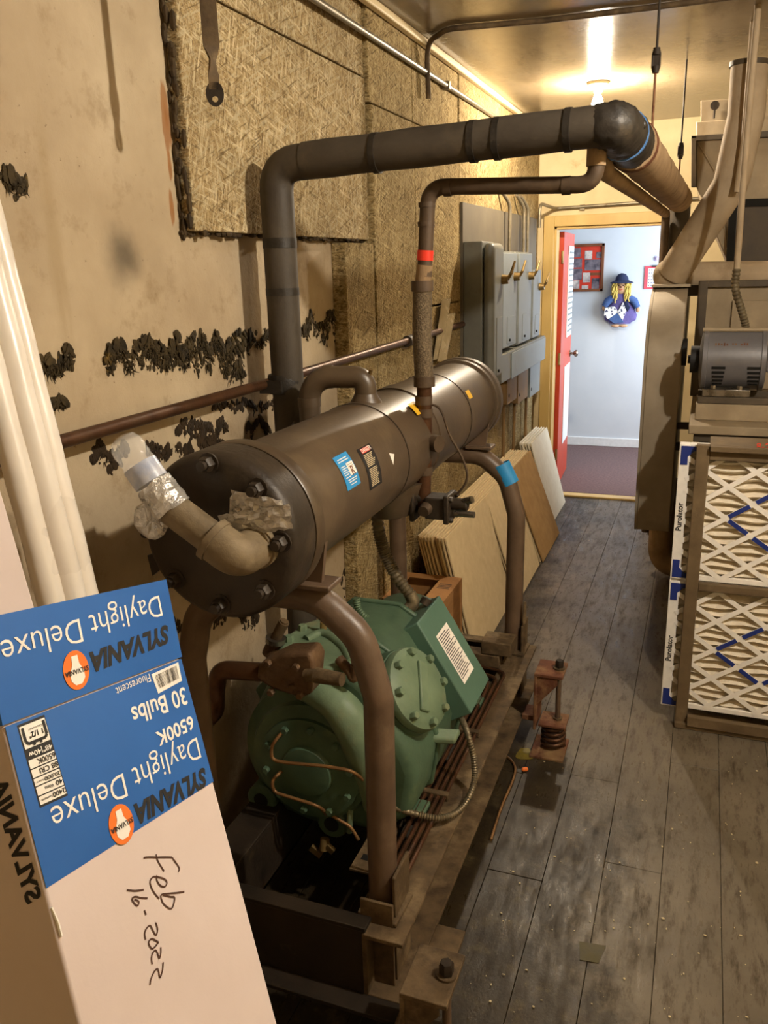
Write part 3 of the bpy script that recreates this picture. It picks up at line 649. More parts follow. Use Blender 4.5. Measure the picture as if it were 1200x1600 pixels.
yA, aA = shell_hit(650, 640); mk('yellow_sticker', wrapquad(G(), yA-.03, yA+.03, aA+.16, aA-.12, .0056, 3), M['yellow_tag'], ves)
# weld seams: thin hoops
for y in (2.02, 2.66): mk('seam', G().lathe((VX, y, VZ), ax, [(VR-.002, 0), (VR+.0022, .001), (VR+.0022, .005), (VR-.002, .006)], 56), M['flange'], ves)
# ================================================================== INSULATED BLACK PIPE
PX = -1.12; PY = at(440, 430, x=PX).y
pz = at(432, 258, y=PY).z; ez = at(935, 197, y=PY).z; ex = at(960, 197, y=PY).x
pe = at(1062, 312, z=ez)
pi = thing('insulated_pipe', 'thick black insulated pipe rising up the wall and crossing overhead', 'pipe', (PX, PY, .3))
mk('riser', G().tube(resample(fillet([(PX, PY, .30), (PX, PY, pz), (PX+.3, PY, pz+.012)], .07, 6), .05), .046, 24), M['insul'], pi)
mk('overhead_run', G().tube(resample([Vector((PX+.09, PY, pz+.005)), Vector((ex-.02, PY, ez))], .08), lambda i: .0475+.0012*math.sin(i*1.9), 24), M['insul'], pi)
mk('tape_band', G().tube([(PX, PY, at(440, 372, y=PY).z), (PX, PY, at(440, 388, y=PY).z)], .0475, 24), M['tape_black'], pi)
mk('tape_band', G().tube([(PX, PY, at(440, 450, y=PY).z), (PX, PY, at(440, 462, y=PY).z)], .0470, 24), M['tape_black'], pi)
for px in (588, 740, 778, 888):
    p = at(px, 215, y=PY); z = pz+(ez-pz)*(p.x-PX)/(ex-PX); mk('tape_band', G().tube([(p.x-.008, PY, z), (p.x+.008, PY, z)], .0498, 24), M['tape_black'], pi)
g = G(); p = at(446, 595, y=PY)
g.tube([p-Vector((0, 0, .035)), p, p+Vector((0, 0, .02))], lambda i: (.048, .054, .048)[i], 16)
g.obox(p+Vector((-.02, -.05, -.012)), (.035, 0, 0), (0, .008, 0), (0, 0, .018))
mk('clamp_wrap', g, M['tape_black'], pi)
# wrapped elbow, canvas-lagged run away from the camera, drop
E1 = Vector((ex, PY, ez)); D = (Vector((pe.x, pe.y, ez))-E1); end = E1+D
mk('wrapped_elbow', jitter(G().tube(resample(fillet([E1-Vector((.045, 0, 0)), E1+Vector((-.0, 0, 0)), E1+D.normalized()*.42], .07, 7), .014), lambda i: .0472+.004*abs(math.sin(i*1.1))*abs(math.sin(i*.37)) + min(i, 22)*.0006, 22), .0025), M['tape_black'], pi, smooth=50)
g = G()
for px, py in ((978, 163), (1003, 190)): g.sphere(at(px, py+5, y=PY+.1), .012, .012, .012, 8, 6)
mk('tape_tail', g, M['tape_black'], pi)
p = E1+D.normalized()*.16
mk('blue_tape', G().tube([E1+D.normalized()*.17, E1+D.normalized()*.185], .0632, 22), pm('blue_tape', (84, 128, 182), (70, 110, 166), 20, .4), pi)
mk('canvas_lagging', G().tube(resample([E1+D.normalized()*.38, end], .12), lambda i: .066+.002*math.sin(i*2.1), 24), M['lagging'], pi)
mk('lagging_cord', G().tube(resample([E1+D.normalized()*.39, E1+D.normalized()*.43], .01), lambda i: .0675+.002*(i % 2), 24), M['rust'], pi)
mk('drop_pipe', G().tube(resample(fillet([end-D.normalized()*.10, end+D.normalized()*.06, end+D.normalized()*.06-Vector((0, 0, 1.9))], .06, 6), .08), .056, 20), M['insul'], pi)
# ================================================================== SMALL COPPER LINE WITH FLEX CONNECTOR
CY = OY
cp = thing('copper_line', 'slim brown copper pipe with braided flexible section and red tape', 'pipe', (-.73, CY, 1.0))
def cpt(px, py): return at(px, py, y=CY)
v0 = cpt(661, 795); v1 = cpt(664, 690); v2 = cpt(663, 610); f0 = cpt(663, 597); f1 = cpt(660, 448); r0 = cpt(663, 432); r1 = cpt(665, 392); tp = cpt(669, 292)
hr = cpt(905, 290); up = cpt(933, 218)
e_ = 'copper'
mk('lower_pipe', G().tube(resample(fillet([v0+Vector((.05, 0, 0)), v0, v1, v2, f0], .02), .04), .0215, 18), M['copper'], cp)
for py in (645, 690, 735, 625): 
    p = cpt(663 if py > 640 else 662, py); mk('coupling', G().tube([p-Vector((0, 0, .012)), p+Vector((0, 0, .012))], .0245, 18), M['copper_dull'], cp)
p = cpt(664, 690); mk('tee_branch', G().cyl(p, p+Vector((.045, -.02, .0)), .020, seg=16).cyl(p+Vector((.03, -.013, 0)), p+Vector((.05, -.022, 0)), .024, seg=16), M['copper_dull'], cp)
mk('flex_section', G().tube(resample([f0, f0.lerp(f1, .5)-Vector((.004, 0, 0)), f1], .012), lambda i: .0262+.0006*(i % 2), 20), M['braid'], cp)
for a, b_ in ((f0, 1), (f1, -1)): mk('flex_collar', G().tube([a-Vector((0, 0, .012)), a+Vector((0, 0, .016))], .030, 20), M['copper_dull'], cp)
mk('upper_sleeve', G().tube([f1, r0.lerp(r1, .45)], .0215, 18), M['lagging'], cp)
mk('red_tape_band', G().tube([cpt(664, 407), cpt(665, 391)], .0222, 18), M['red_tape'], cp)
mk('upper_pipe', G().tube(resample(fillet([r0, r1, tp, hr+Vector((.04, 0, 0)), up+Vector((0, 0, -.01))], .05, 7), .05), .0205, 18), M['copper_dull'], cp)
for p in (cpt(667, 320), cpt(666, 350)): mk('coupling', G().tube([p-Vector((0, 0, .006)), p+Vector((0, 0, .006))], .0228, 18), M['copper_dull'], cp)
for p, d_ in ((cpt(700, 293), 1), (cpt(885, 290), 1)): mk('coupling', G().tube([p-Vector((.01, 0, 0)), p+Vector((.01, 0, 0))], .0225, 18), M['copper_dull'], cp)
# along the big pipe
s0 = Vector((up.x, CY, up.z)); of_ = Vector((-.064, 0, -.068)); pa_ = E1+D.normalized()*.38+of_; s1 = end+of_-D.normalized()*.05
mk('far_run', G().tube(resample(fillet([up-Vector((0, 0, .06)), up+Vector((0, 0, .0)), pa_, s1], .04), .1), .0235, 18), M['lagging'], cp)
mk('far_drop', G().tube(fillet([s1-Vector((0, .08, 0)), s1+Vector((0, .05, 0)), s1+Vector((0, .05, -1.8))], .05), .022, 14), M['copper_dull'], cp)
# shut-off valve at the vessel outlet
vb = cpt(690, 788); vb.y = CY-.02
mk('outlet_stub', G().cyl((VX+.06, OY-.01, vb.z+.03), (vb.x-.045, CY, vb.z+.012), .020, seg=16), M['flange'], cp)
mk('valve_flange', G().obox((vb.x-.075, CY-.01, vb.z+.005), (.008, 0, 0), (0, .045, 0), (0, 0, .05)), M['flange'], cp, bevel=.006)
vv = mk('shutoff_valve', G().obox((vb.x-.005, CY-.02, vb.z), (.030, 0, 0), (0, .035, 0), (0, 0, .032)).obox((vb.x+.03, CY-.02, vb.z), (.008, 0, 0), (0, .042, 0), (0, 0, .042)).cyl((vb.x+.03, CY-.02, vb.z+.01), (vb.x+.085, CY-.02, vb.z+.01), .018, seg=14), M['flange'], cp, bevel=.004)
mk('valve_stem', G().cyl((vb.x+.06, CY-.02, vb.z+.014), (vb.x+.10, CY-.03, vb.z+.03), .011, seg=10).cyl((vb.x+.05, CY-.04, vb.z-.012), (vb.x+.11, CY-.045, vb.z-.01), .009, seg=10), M['chrome'], vv)
mk('sight_port', G().cyl((vb.x-.03, CY-.05, vb.z), (vb.x-.032, CY-.075, vb.z-.004), .020, .016, seg=16), M['copper_dull'], vv)
for i, (dy, dz) in enumerate(((-.03, .03), (.03, .03), (-.03, -.03), (.03, -.03))): mk('valve_bolt', G().hexbolt((vb.x+.036, CY-.02+dy, vb.z+dz), (1, 0, 0), .009, .012), M['flange'], vv)
mk('capillary_tube', G().tube(spline([cpt(668, 630), cpt(688, 640), cpt(703, 680), cpt(722, 715), cpt(730, 745), cpt(718, 768), cpt(700, 775)], 8), .0035, 8), M['copper_dull'], cp)
# ================================================================== COMPRESSOR
cm = thing('compressor', 'green semi-hermetic refrigeration compressor bolted on the skid under the vessel', 'compressor', (-.86, 2.1, .29))
poly = [(-1.03, .262), (-.74, .262), (-.645, .33), (-.622, .47), (-.655, .555), (-.755, .715), (-.82, .755), (-.97, .755), (-1.045, .69), (-1.125, .54), (-1.12, .38)]
mk('crankcase', G().prism([(x, 1.80, z) for x, z in poly], (0, .46, 0)), M['green'], cm, bevel=.030, bseg=4, smooth=60)
# necked front casting and bearing cover
C0 = Vector((-.915, 1.80, .475))
def rot_ring(c, r, y, k=1.0, n=40): return [Vector((c.x+r*math.cos(2*math.pi*i/n), y, c.z+r*k*math.sin(2*math.pi*i/n))) for i in range(n)]
mk('front_casting', G().lathe((C0.x, 1.83, C0.z), (0, -1, 0), [(.215, 0), (.212, .03), (.19, .045), (.178, .05), (.172, .062), (.165, .064)], 48), M['green'], cm)
fc = mk('bearing_cover', G().lathe((C0.x, 1.768, C0.z-.015), (0, -1, 0), [(.15, 0), (.148, .012), (.12, .016), (.075, .018), (.07, .03), (.04, .034), (.01, .034)], 40), M['green'], cm)
for k in range(10):
    a = math.radians(k*36+10); mk('cover_bolt', G().hexbolt((C0.x+.128*math.cos(a), 1.752, C0.z-.015+.128*math.sin(a)), (0, -1, 0), .0105, .012), M['green'], fc)
for px, py in ((408, 1250), (518, 1288)):
    p = at(px, py, y=1.775); lug = mk('mounting_lug', G().lathe((p.x, 1.83, p.z), (0, -1, 0), [(.045, 0), (.045, .05), (.040, .056), (.022, .056)], 24), M['green'], cm)
    mk('lug_hole', G().cyl((p.x, 1.776, p.z), (p.x, 1.7725, p.z), .022, seg=18), M['black_void'], lug)
# sculpted shoulder between cover and right bank
sh = spline([at(455, 1065, y=1.80), at(520, 1095, y=1.78), at(552, 1135, y=1.78), at(575, 1200, y=1.79), at(585, 1260, y=1.80)], 5)
mk('cast_shoulder', G().tube(sh, lambda i: .030+.022*math.sin(math.pi*min(1, i/20)), 16), M['green_lite'], cm)
sh = spline([at(448, 1165, y=1.765), at(480, 1180, y=1.765), at(505, 1205, y=1.765), at(520, 1222, y=1.765), at(545, 1223, y=1.77)], 5)
mk('cast_rib', G().tube(sh, .010, 10), M['green_lite'], cm)
mk('cast_rib', G().tube([at(548, 1225, y=1.775), at(546, 1300, y=1.775)], .009, 8), M['green_lite'], cm)
# right bank: body and bolted head
n = Vector((.84, -.16, .52)).normalized(); u = n.cross(Vector((0, 1, 0))).normalized(); w = n.cross(u)
HC = Vector((-.668, 1.93, .652))
mk('cylinder_bank', G().lathe(HC-n*.10, n, [(.125, 0), (.122, .05), (.118, .088), (.112, .09)], 32), M['green'], cm)
mk('gasket', G().lathe(HC-n*.012, n, [(.110, 0), (.110, .006)], 32), M['black_void'], cm)
hd = mk('cylinder_head', G().lathe(HC-n*.006, n, [(.116, 0), (.117, .012), (.113, .024), (.100, .030), (.085, .036), (.02, .038)], 36), M['green_lite'], cm)
mk('head_ridge', G().obox(HC+n*.034, u*.012+w*.012, w*.05-u*.05, n*.006), M['green_lite'], hd, bevel=.004)
for k in range(8):
    a = math.radians(k*45+22); mk('head_bolt', G().hexbolt(HC+n*.022+(u*math.cos(a)+w*math.sin(a))*.097, n, .0125, .018), M['green_lite'], hd)
# top plate and left bank
tpz = .757
tpoly = [at(a, b_, z=tpz) for a, b_ in ((428, 1030), (440, 1000), (472, 975), (515, 962), (555, 972), (575, 1000), (566, 1035), (530, 1048), (470, 1045))]
tp_ = mk('top_cover', G().prism([Vector((v.x, v.y, tpz-.03)) for v in tpoly], (0, 0, .035)), M['green_lite'], cm, bevel=.014, bseg=3)
mk('cover_ridge', G().tube(spline([at(478, 1000, z=tpz+.004), at(505, 990, z=tpz+.006), at(535, 1010, z=tpz+.004), at(548, 1035, z=tpz)], 5), .014, 10), M['green_lite'], tp_)
for px, py in ((473, 985), (452, 1002), (512, 972), (541, 1008), (556, 985), (492, 1024)):
    p = at(px, py, z=tpz+.004); mk('cover_bolt', G().hexbolt(p-Vector((0, 0, .006)), (0, 0, 1), .0135, .024), M['green_lite'], tp_)
mk('left_bank', G().lathe((-1.05, 1.98, .62), (-.75, 0, .66), [(.13, -.08), (.13, .02), (.12, .05), (.09, .06)], 32), M['green'], cm)
for y_ in (1.985, 2.235):
    cxm, czm = -.875, .5
    mk('case_flange', G().prism([(cxm+(x-cxm)*1.035, y_, czm+(z-czm)*1.035) for x, z in poly], (0, .018, 0)), M['green'], cm, bevel=.005)
# motor barrel behind
mk('motor_barrel', G().lathe((-.88, 2.22, .495), (0, 1, 0), [(.195, 0), (.192, .10), (.188, .25), (.18, .32), (.15, .36), (.06, .38)], 44), M['green'], cm)
for px, py in ((580, 970), (600, 985)): mk('barrel_bolt', G().hexbolt(at(px, py, y=2.25), (.3, -.5, .8), .012, .016), M['green_lite'], cm)
# feet on the rails
for y in (1.86, 2.48):
    mk('foot', G().box((-.72, y, .292), (-.62, y+.06, .318)).box((-1.10, y, .262), (-1.0, y+.06, .30)), M['green'], cm, bevel=.006)
mk('foot_lug', G().obox(at(690, 1150, y=2.0), (.045, .01, 0), (0, .028, 0), (0, 0, .010)), M['green_lite'], cm, bevel=.006)
# service valve, brown
vy = 1.70
mk('service_valve', G().prism([at(a, b_, y=vy) for a, b_ in ((402, 1040), (440, 1022), (482, 1020), (490, 1035), (486, 1085), (470, 1092), (425, 1078), (400, 1062))], (0, .075, 0)), M['valve'], cm, bevel=.010, bseg=3)
sv = cm.children[-1]
for px, py in ((464, 1041), (420, 1035), (457, 1073), (470, 1085), (425, 1080)):
    mk('valve_bolt', G().hexbolt(at(px, py, y=vy+.002), (0, -1, 0), .0105, .014), M['valve'], sv)
mk('stem_cap', G().tube([at(478, 1055, y=vy-.01), at(492, 1055, y=vy-.014), at(494, 1055, y=vy-.014), at(535, 1062, y=vy-.022)], lambda i: (.016, .016, .020, .017)[i], 16), M['steel_dirty'], sv)
mk('suction_tube', G().tube(resample(fillet([at(410, 1050, y=vy+.03), at(342, 1046, y=vy+.03), at(337, 1080, y=vy+.03), at(337, 1110, y=vy+.03), at(300, 1150, y=vy+.03), at(285, 1200, y=vy+.03)], .045, 7), .02), .025, 18), M['copper'], cm)
tv = [at(420, 1022, y=1.86), at(430, 1000, y=1.86), at(437, 985, y=1.86), at(444, 972, y=1.86)]
mk('purge_valve', G().tube([tv[0], tv[1]], .020, 14), M['valve'], cm); pvv = cm.children[-1]
mk('valve_collar', G().tube([tv[1]-Vector((0, 0, .006)), tv[1]+Vector((0.002, 0, .008))], .028, 18), M['chrome'], pvv)
mk('valve_top', G().tube([tv[1], tv[2], tv[3]], .0155, 12).tube([tv[3], tv[3]+Vector((.002, 0, .004))], .012, 10), M['steel_dirty'], pvv)
mk('gauge_fitting', G().tube([at(505, 990, y=1.98), at(505, 972, y=1.98)], .010, 8).tube([at(505, 975, y=1.98), at(507, 935, y=1.98)], .0045, 8), M['brass'], cm)
mk('angle_fitting', G().tube(fillet([at(530, 1030, y=1.80), at(548, 1050, y=1.78), at(553, 1062, y=1.78), at(556, 1040, y=1.78)], .02), .014, 14).tube(resample([at(556, 1046, y=1.78), at(556, 1022, y=1.78)], .008), lambda i: .011+.003*(i % 2), 12), M['valve'], cm)
oy = 1.715
mk('oil_line', G().tube(fillet([at(448, 1135, y=1.76), at(424, 1165, y=oy), at(424, 1188, y=oy), at(450, 1192, y=oy), at(505, 1197, y=oy), at(550, 1204, y=oy), at(572, 1222, y=1.76)], .035, 6), .0048, 10), M['wirecopper'], cm)
mk('oil_line', G().tube(fillet([at(440, 1205, y=1.745), at(424, 1220, y=oy), at(428, 1238, y=oy), at(500, 1260, y=oy), at(512, 1275, y=1.77)], .035, 6), .0048, 10), M['wirecopper'], cm)
mk('oil_line', G().tube(fillet([at(520, 1275, y=1.765), at(548, 1292, y=1.765), at(560, 1312, y=1.765)], .03, 5), .0048, 10), M['wirecopper'], cm)
mk('drain_cock', G().tube([at(508, 1310, y=1.78), at(506, 1328, y=1.77)], .013, 10).obox(at(494, 1330, y=1.77), (.016, 0, -.010), (0, .006, 0), (.005, 0, .008)).obox(at(516, 1326, y=1.77), (.010, 0, -.008), (0, .006, 0), (.005, 0, .007)), M['brass'], cm)
mk('dip_rod', G().tube([at(604, 1180, y=1.62), at(606, 1340, y=1.62)], .0035, 6), M['steel_dark'], cm)
# terminal box, tilted
ty0, ty1 = 2.14, 2.365
A = at(652, 973, y=ty0); B = at(737, 1115, y=ty0); d1 = Vector((B.x-A.x, 0, B.z-A.z)); nn = Vector((-d1.z, 0, d1.x)).normalized()
if nn.x < 0: nn = -nn
dp = -nn*.145
tb = mk('terminal_box', G().prism([A, B, B+dp, A+dp], (0, ty1-ty0, 0)), M['green_box'], cm, bevel=.005, bseg=3, label='green tilted electrical terminal box with white rating label')
ld = d1.normalized(); ly = Vector((0, 1, 0))
def tbp(s, y, lift=.0012): return A+ld*s+Vector((0, y, 0))+nn*(lift+.0)
Ld = d1.length
def tbq(g, s0, s1, y0, y1, lift): return g.add([tbp(s0, y0, lift), tbp(s1, y0, lift), tbp(s1, y1, lift), tbp(s0, y1, lift)], [(0, 1, 2, 3)])
la = mk('rating_label', tbq(G(), .075, .245, .055, .165, .0012), M['paper_white'], tb)
g = G()
for k in range(20):
    s = .085+k*.0075
    tbq(g, s, s+.0028, .062, .062+random.uniform(.06, .098), .0018)
mk('print_line', g, M['ink_black'], la)
g = G()
for k in range(2): tbq(g, .135+k*.06, .1358+k*.06, .058, .162, .0018)
mk('print_rule', g, M['ink_black'], la)
mk('box_knockout', G().cyl(at(663, 945, y=2.30), at(668, 935, y=2.31), .018, seg=14), M['flange'], tb)
# flexible conduits
def flex(name, pts, r, m, parent, step=.0065, dr=.12, **k):
    P = resample(spline(pts, 10), step); return mk(name, G().tube(P, lambda i: r*(1+dr*(1 if i % 2 else -1)), 12), M[m], parent, **k)
fx = thing('flexible_conduit', 'ribbed grey flexible metal conduit hanging from the vessel to the terminal box', 'conduit', tuple(at(645, 938, y=2.32)))
flex('ribbed_hose', [at(588, 790, y=2.26), at(592, 830, y=2.26), at(604, 870, y=2.27), at(622, 905, y=2.28), at(642, 930, y=2.29)], .018, 'flexmetal', fx, .0055)
mk('conduit_elbow', G().tube(fillet([at(640, 927, y=2.29), at(647, 942, y=2.29), at(640, 950, y=2.28)], .02), .020, 14).tube([at(646, 940, y=2.29), at(634, 950, y=2.27)], .012, 10), M['flexmetal'], fx)
f2 = thing('flexible_conduit', 'thin green ribbed conduit curling behind the pipe hoop to the terminal box', 'conduit', tuple(at(590, 968, y=2.2)))
flex('ribbed_hose', [at(557, 935, y=2.12), at(560, 952, y=2.12), at(575, 966, y=2.14), at(602, 968, y=2.18), at(632, 958, y=2.24)], .0105, 'flexgreen', f2, .005)
f3 = thing('flexible_conduit', 'thin ribbed conduit looping below the terminal box over the skid rail', 'conduit', tuple(at(700, 1272, y=1.9)))
flex('ribbed_hose', [at(718, 1115, y=2.20), at(730, 1145, z=.47), at(740, 1185, z=.40), at(740, 1225, z=.34), at(722, 1262, z=.325), at(690, 1278, z=.33), at(650, 1272, z=.34), at(618, 1262, z=.36)], .0085, 'flexmetal', f3, .0045)
# ================================================================== WALL PIPES AND CONDUITS
wx = XW+.075
a = at(40, 706, x=wx); b_ = at(425, 597, x=wx)
wp = thing('wall_pipe', 'rusty brown pipe running along the left wall behind the vessel', 'pipe', tuple(Vector((XW, 2.0, a.z))))
mk('long_pipe', G().tube(resample([Vector((wx, .55, b_.z)), Vector((wx, b_.y, b_.z)), Vector((wx, 4.25, b_.z+.02))], .3), .0145, 14), M['copper'], wp)
for y in (.9, 3.35): mk('wall_bracket', G().box((XW, y, b_.z-.02), (wx, y+.03, b_.z-.0135)).box((XW, y, b_.z-.08), (XW+.008, y+.03, b_.z-.012)), M['steel_dirty'], wp)
p = at(640, 573, x=wx); mk('pipe_union', G().tube([(wx, p.y-.03, b_.z+.01), (wx, p.y+.05, b_.z+.01)], .024, 12), M['flange'], wp)
def conduit(label, pts, r=.010, m='galv', fil=.06, clips=()):
    t = thing('conduit', label, 'conduit', tuple(Vector(pts[0])))
    mk('conduit_tube', G().tube(resample(fillet(pts, fil), .25), r, 12), M[m], t)
    for c in clips: mk('clip', G().obox(c, (r*1.6, 0, 0), (0, .008, 0), (0, 0, r*1.6)), M[m], t, bevel=.002)
    return t
p0 = at(497, 0, x=XB+.02); p1 = at(779, 184, x=XB+.02)
conduit('shiny thin conduit running along the boards just below the ceiling', [(XB+.014, .6, p0.z), (XB+.014, 6.33, p0.z)], .011, clips=[Vector((XB+.012, y, p0.z)) for y in (2.4, 4.0, 5.4)])
struct('trim_2', G().box((XB, YN, CZ-.028), (XB+.03, YD, CZ-.0)), M['wall_cream'], bevel=.006)
q0 = at(655, 68, z=CZ-.012); q1 = at(700, 45, z=CZ-.012); q2 = at(850, 32, z=CZ-.012); q3 = at(1000, 14, z=CZ-.012); q4 = at(1150, -6, z=CZ-.012)
conduit('conduit bending off the wall and crossing the ceiling', [Vector((XB+.02, q0.y+.02, CZ-.22)), Vector((XB+.02, q0.y, CZ-.013)), q1, q2, q3, q4+Vector((.3, 0, 0))], .011, 'steel_dirty', .08)
cy = YD-.018
e0 = at(846, 322, y=cy); e1 = at(868, 326, y=cy); e2 = at(1092, 310, y=cy)
conduit('thin conduit along the cream wall above the doorway', [Vector((XB+.07, 6.05, e0.z-.16)), Vector((XB+.07, 6.05, e0.z)), e1, e2, e2+Vector((.5, 0, 0))], .0115, clips=[at(910, 324, y=YD-.012)])
# ================================================================== SWITCHGEAR
z0, z1 = at(760, 560, x=XB).z, at(725, 322, x=XB).z
bb = mk('backboard', G().box((XB, 4.27, 1.22), (XB+.015, 6.25, 2.06)), M['backboard'], wall_left, bevel=.002); tag(bb, 'grey painted plywood backboard')
def switch(px0, px1, pt, pb, fx_, label, big=False, mname='switch_lt'):
    ya, yb = at(px0, pt, x=fx_).y, at(px1, pt, x=fx_).y
    zt = at(px0, pt, x=fx_).z; zb_ = at(px0, pb, x=fx_).z
    t = thing('disconnect_switch', label, 'switch', (XB+.015, (ya+yb)/2, zb_), 'grey disconnect switches on the left wall')
    cd_ = .06 if big else .022
    mk('enclosure', G().box((XB+.015, ya, zb_), (fx_-cd_, yb, zt)), M['switch'], t, bevel=.006)
    cv = mk('cover', G().box((fx_-cd_, ya+.004, zb_+.008), (fx_, yb-.004, zt-.008)), M[mname], t, bevel=.03 if big else .008, bseg=4)
    mk('cover_panel', G().box((fx_-.002, ya+(yb-ya)*.3, zb_+.03), (fx_+.003, ya+(yb-ya)*.8, zb_+.03+(zt-zb_)*(.42 if big else .28))), M[mname], cv, bevel=.002)
    hz = zt-(zt-zb_)*(.27 if big else .26); hy = yb-(yb-ya)*.22
    hb = mk('handle_hub', G().cyl((fx_-.004, hy, hz), (fx_+.035, hy, hz), .026, .022, seg=16), M['brass'], t)
    mk('handle_lever', G().tube([(fx_+.028, hy, hz), (fx_+.05, hy-.012, hz+.03), (fx_+.062, hy+.02, hz+.09)], lambda i: (.010, .009, .006)[i], 10), M['brass'], hb)
    mk('latch', G().cyl((fx_, ya+(yb-ya)*.45, zb_+.05), (fx_+.01, ya+(yb-ya)*.45, zb_+.05), .008, seg=10), M['black_void'], cv)
    return t
switch(772, 789, 376, 597, -1.015, 'largest grey disconnect switch, tall box nearest the vessel', True, 'switch')
switch(787, 809, 392, 548, -1.085, 'narrow blue-grey disconnect switch right beside the largest one')
switch(812, 832, 393, 540, -1.085, 'second narrow blue-grey switch, the middle one of three')
switch(834, 846, 420, 530, -1.09, 'shortest disconnect switch, next to the door casing')
gx = -1.075
ya, yb = at(784, 560, x=gx).y, at(851, 540, x=gx).y
zt = at(800, 548, x=gx).z; zb_ = at(800, 590, x=gx).z
gt = thing('wiring_gutter', 'long grey wiring trough mounted under the disconnect switches', 'wireway', (XB+.015, (ya+yb)/2, zb_))
mk('trough', G().box((XB+.015, ya, zb_), (gx, min(yb, 6.33), zt)), M['switch'], gt, bevel=.004)
mk('trough_cover', G().box((gx, ya+.25, zb_-.004), (gx+.006, min(yb, 6.32), zt-.012)), M['switch_lt'], gt, bevel=.002)
for i, (px0, px1, pt, pb, mm, fx_, lab) in enumerate([(793, 808, 592, 632, 'wood_block', -1.12, 'tan box hanging under the wiring trough, the nearer one'), (810, 825, 588, 630, 'wood_block', -1.115, 'tan box hanging under the wiring trough, next to the grey one'), (829, 844, 570, 620, 'switch_lt', -1.11, 'small grey junction box under the far end of the wiring trough')]):
    ya_, yb_ = at(px0, pt, x=fx_).y, min(at(px1, pt, x=fx_).y, 6.3); zbb = at(px0, pb, x=fx_).z
    t = thing('junction_box', lab, 'box', (XB, (ya_+yb_)/2, zbb))
    mk('box_body', G().box((XB, ya_, zbb), (fx_-.006, yb_, zb_-.0)), M[mm], t, bevel=.003)
    mk('box_cover', G().box((fx_-.006, ya_-.003, zbb-.003), (fx_, yb_+.003, zb_-.003)), M[mm], t, bevel=.002)
    mk('knockout', G().cyl((fx_, ya_+.05, zbb+.05), (fx_+.002, ya_+.05, zbb+.05), .012, seg=10), M['black_void'], t)
    conduit(['thin conduit dropping from the nearer tan box', 'thin conduit dropping from the tan box next to the grey one', 'thin conduit dropping from the small grey junction box'][i], [(XB+.03, (ya_+yb_)/2-.06, zbb), (XB+.03, (ya_+yb_)/2-.06, .3)], .011, 'wood_block')
for i, (px, lab) in enumerate(((796, 'short conduit rising from the switch beside the largest one'), (818, 'short conduit rising from the middle switch'), (824, 'bent conduit rising from the shortest switch'))):
    p = at(px, 388, x=XB+.05); conduit(lab, [(XB+.05, p.y, p.z-.03), (XB+.05, p.y, p.z+.25), (XB+.02, p.y-.10, p.z+.32)], .011, 'galv', .07)
# clear pouches pinned to the board
pb_ = thing('plastic_pouch', 'pair of cloudy clear plastic strips hanging on the insulation board', 'pouch', tuple(at(690, 560, x=XB)))
for px, py0, py1, ddx in ((690, 467, 560, 0), (697, 490, 562, .014)):
    p = [at(px+8-(k/6)*14, py0+(py1-py0)*k/6, x=XB+.02+ddx) for k in range(7)]
    R = [[v+Vector((0, -.075, 0)), v+Vector((.02, 0, 0)), v+Vector((0, .075, 0)), v+Vector((-.003, 0, 0))] for v in p]
    mk('pouch_strip', G().rings(R), M['pouch'], pb_)
# hanging strap
s0 = at(336, 150, x=-.98); 
st_ = thing('hanging_strap', 'flat metal strap hanging from the ceiling with a twisted eye end', 'strap', (s0.x, s0.y, CZ))
tw = at(329, 112, x=-.98); top = Vector((tw.x, tw.y, CZ))
R = []; NZ = 40
for k in range(NZ+1):
    z = CZ+(s0.z+.012-CZ)*k/NZ; f = min(1, max(0, (tw.z+.05-z)/.06)); ang = .5+1.25*math.sin(math.pi*f)
    wdt = .0165*(1-.35*f); dv = Vector((math.cos(ang), math.sin(ang), 0)); nv = Vector((-dv.y, dv.x, 0)); c = Vector((s0.x, s0.y, z))
    R.append([c-dv*wdt-nv*.002, c+dv*wdt-nv*.002, c+dv*wdt+nv*.002, c-dv*wdt+nv*.002])
mk('strap_bar', G().rings(R), M['steel_dirty'], st_)
dv = Vector((math.cos(.5), math.sin(.5), 0)); nv = Vector((-dv.y, dv.x, 0))
def ring2(r, rz, dz): return [s0+dv*(r*math.cos(q))+Vector((0, 0, rz*math.sin(q)+dz)) for q in [2*math.pi*k/20 for k in range(20)]]
o1, i1 = ring2(.0185, .024, .004), ring2(.006, .006, -.006)
g = G().rings([[p-nv*.002 for p in i1], [p-nv*.002 for p in o1], [p+nv*.002 for p in o1], [p+nv*.002 for p in i1]], False, True)
mk('strap_eye', g, M['steel_dark'], st_)
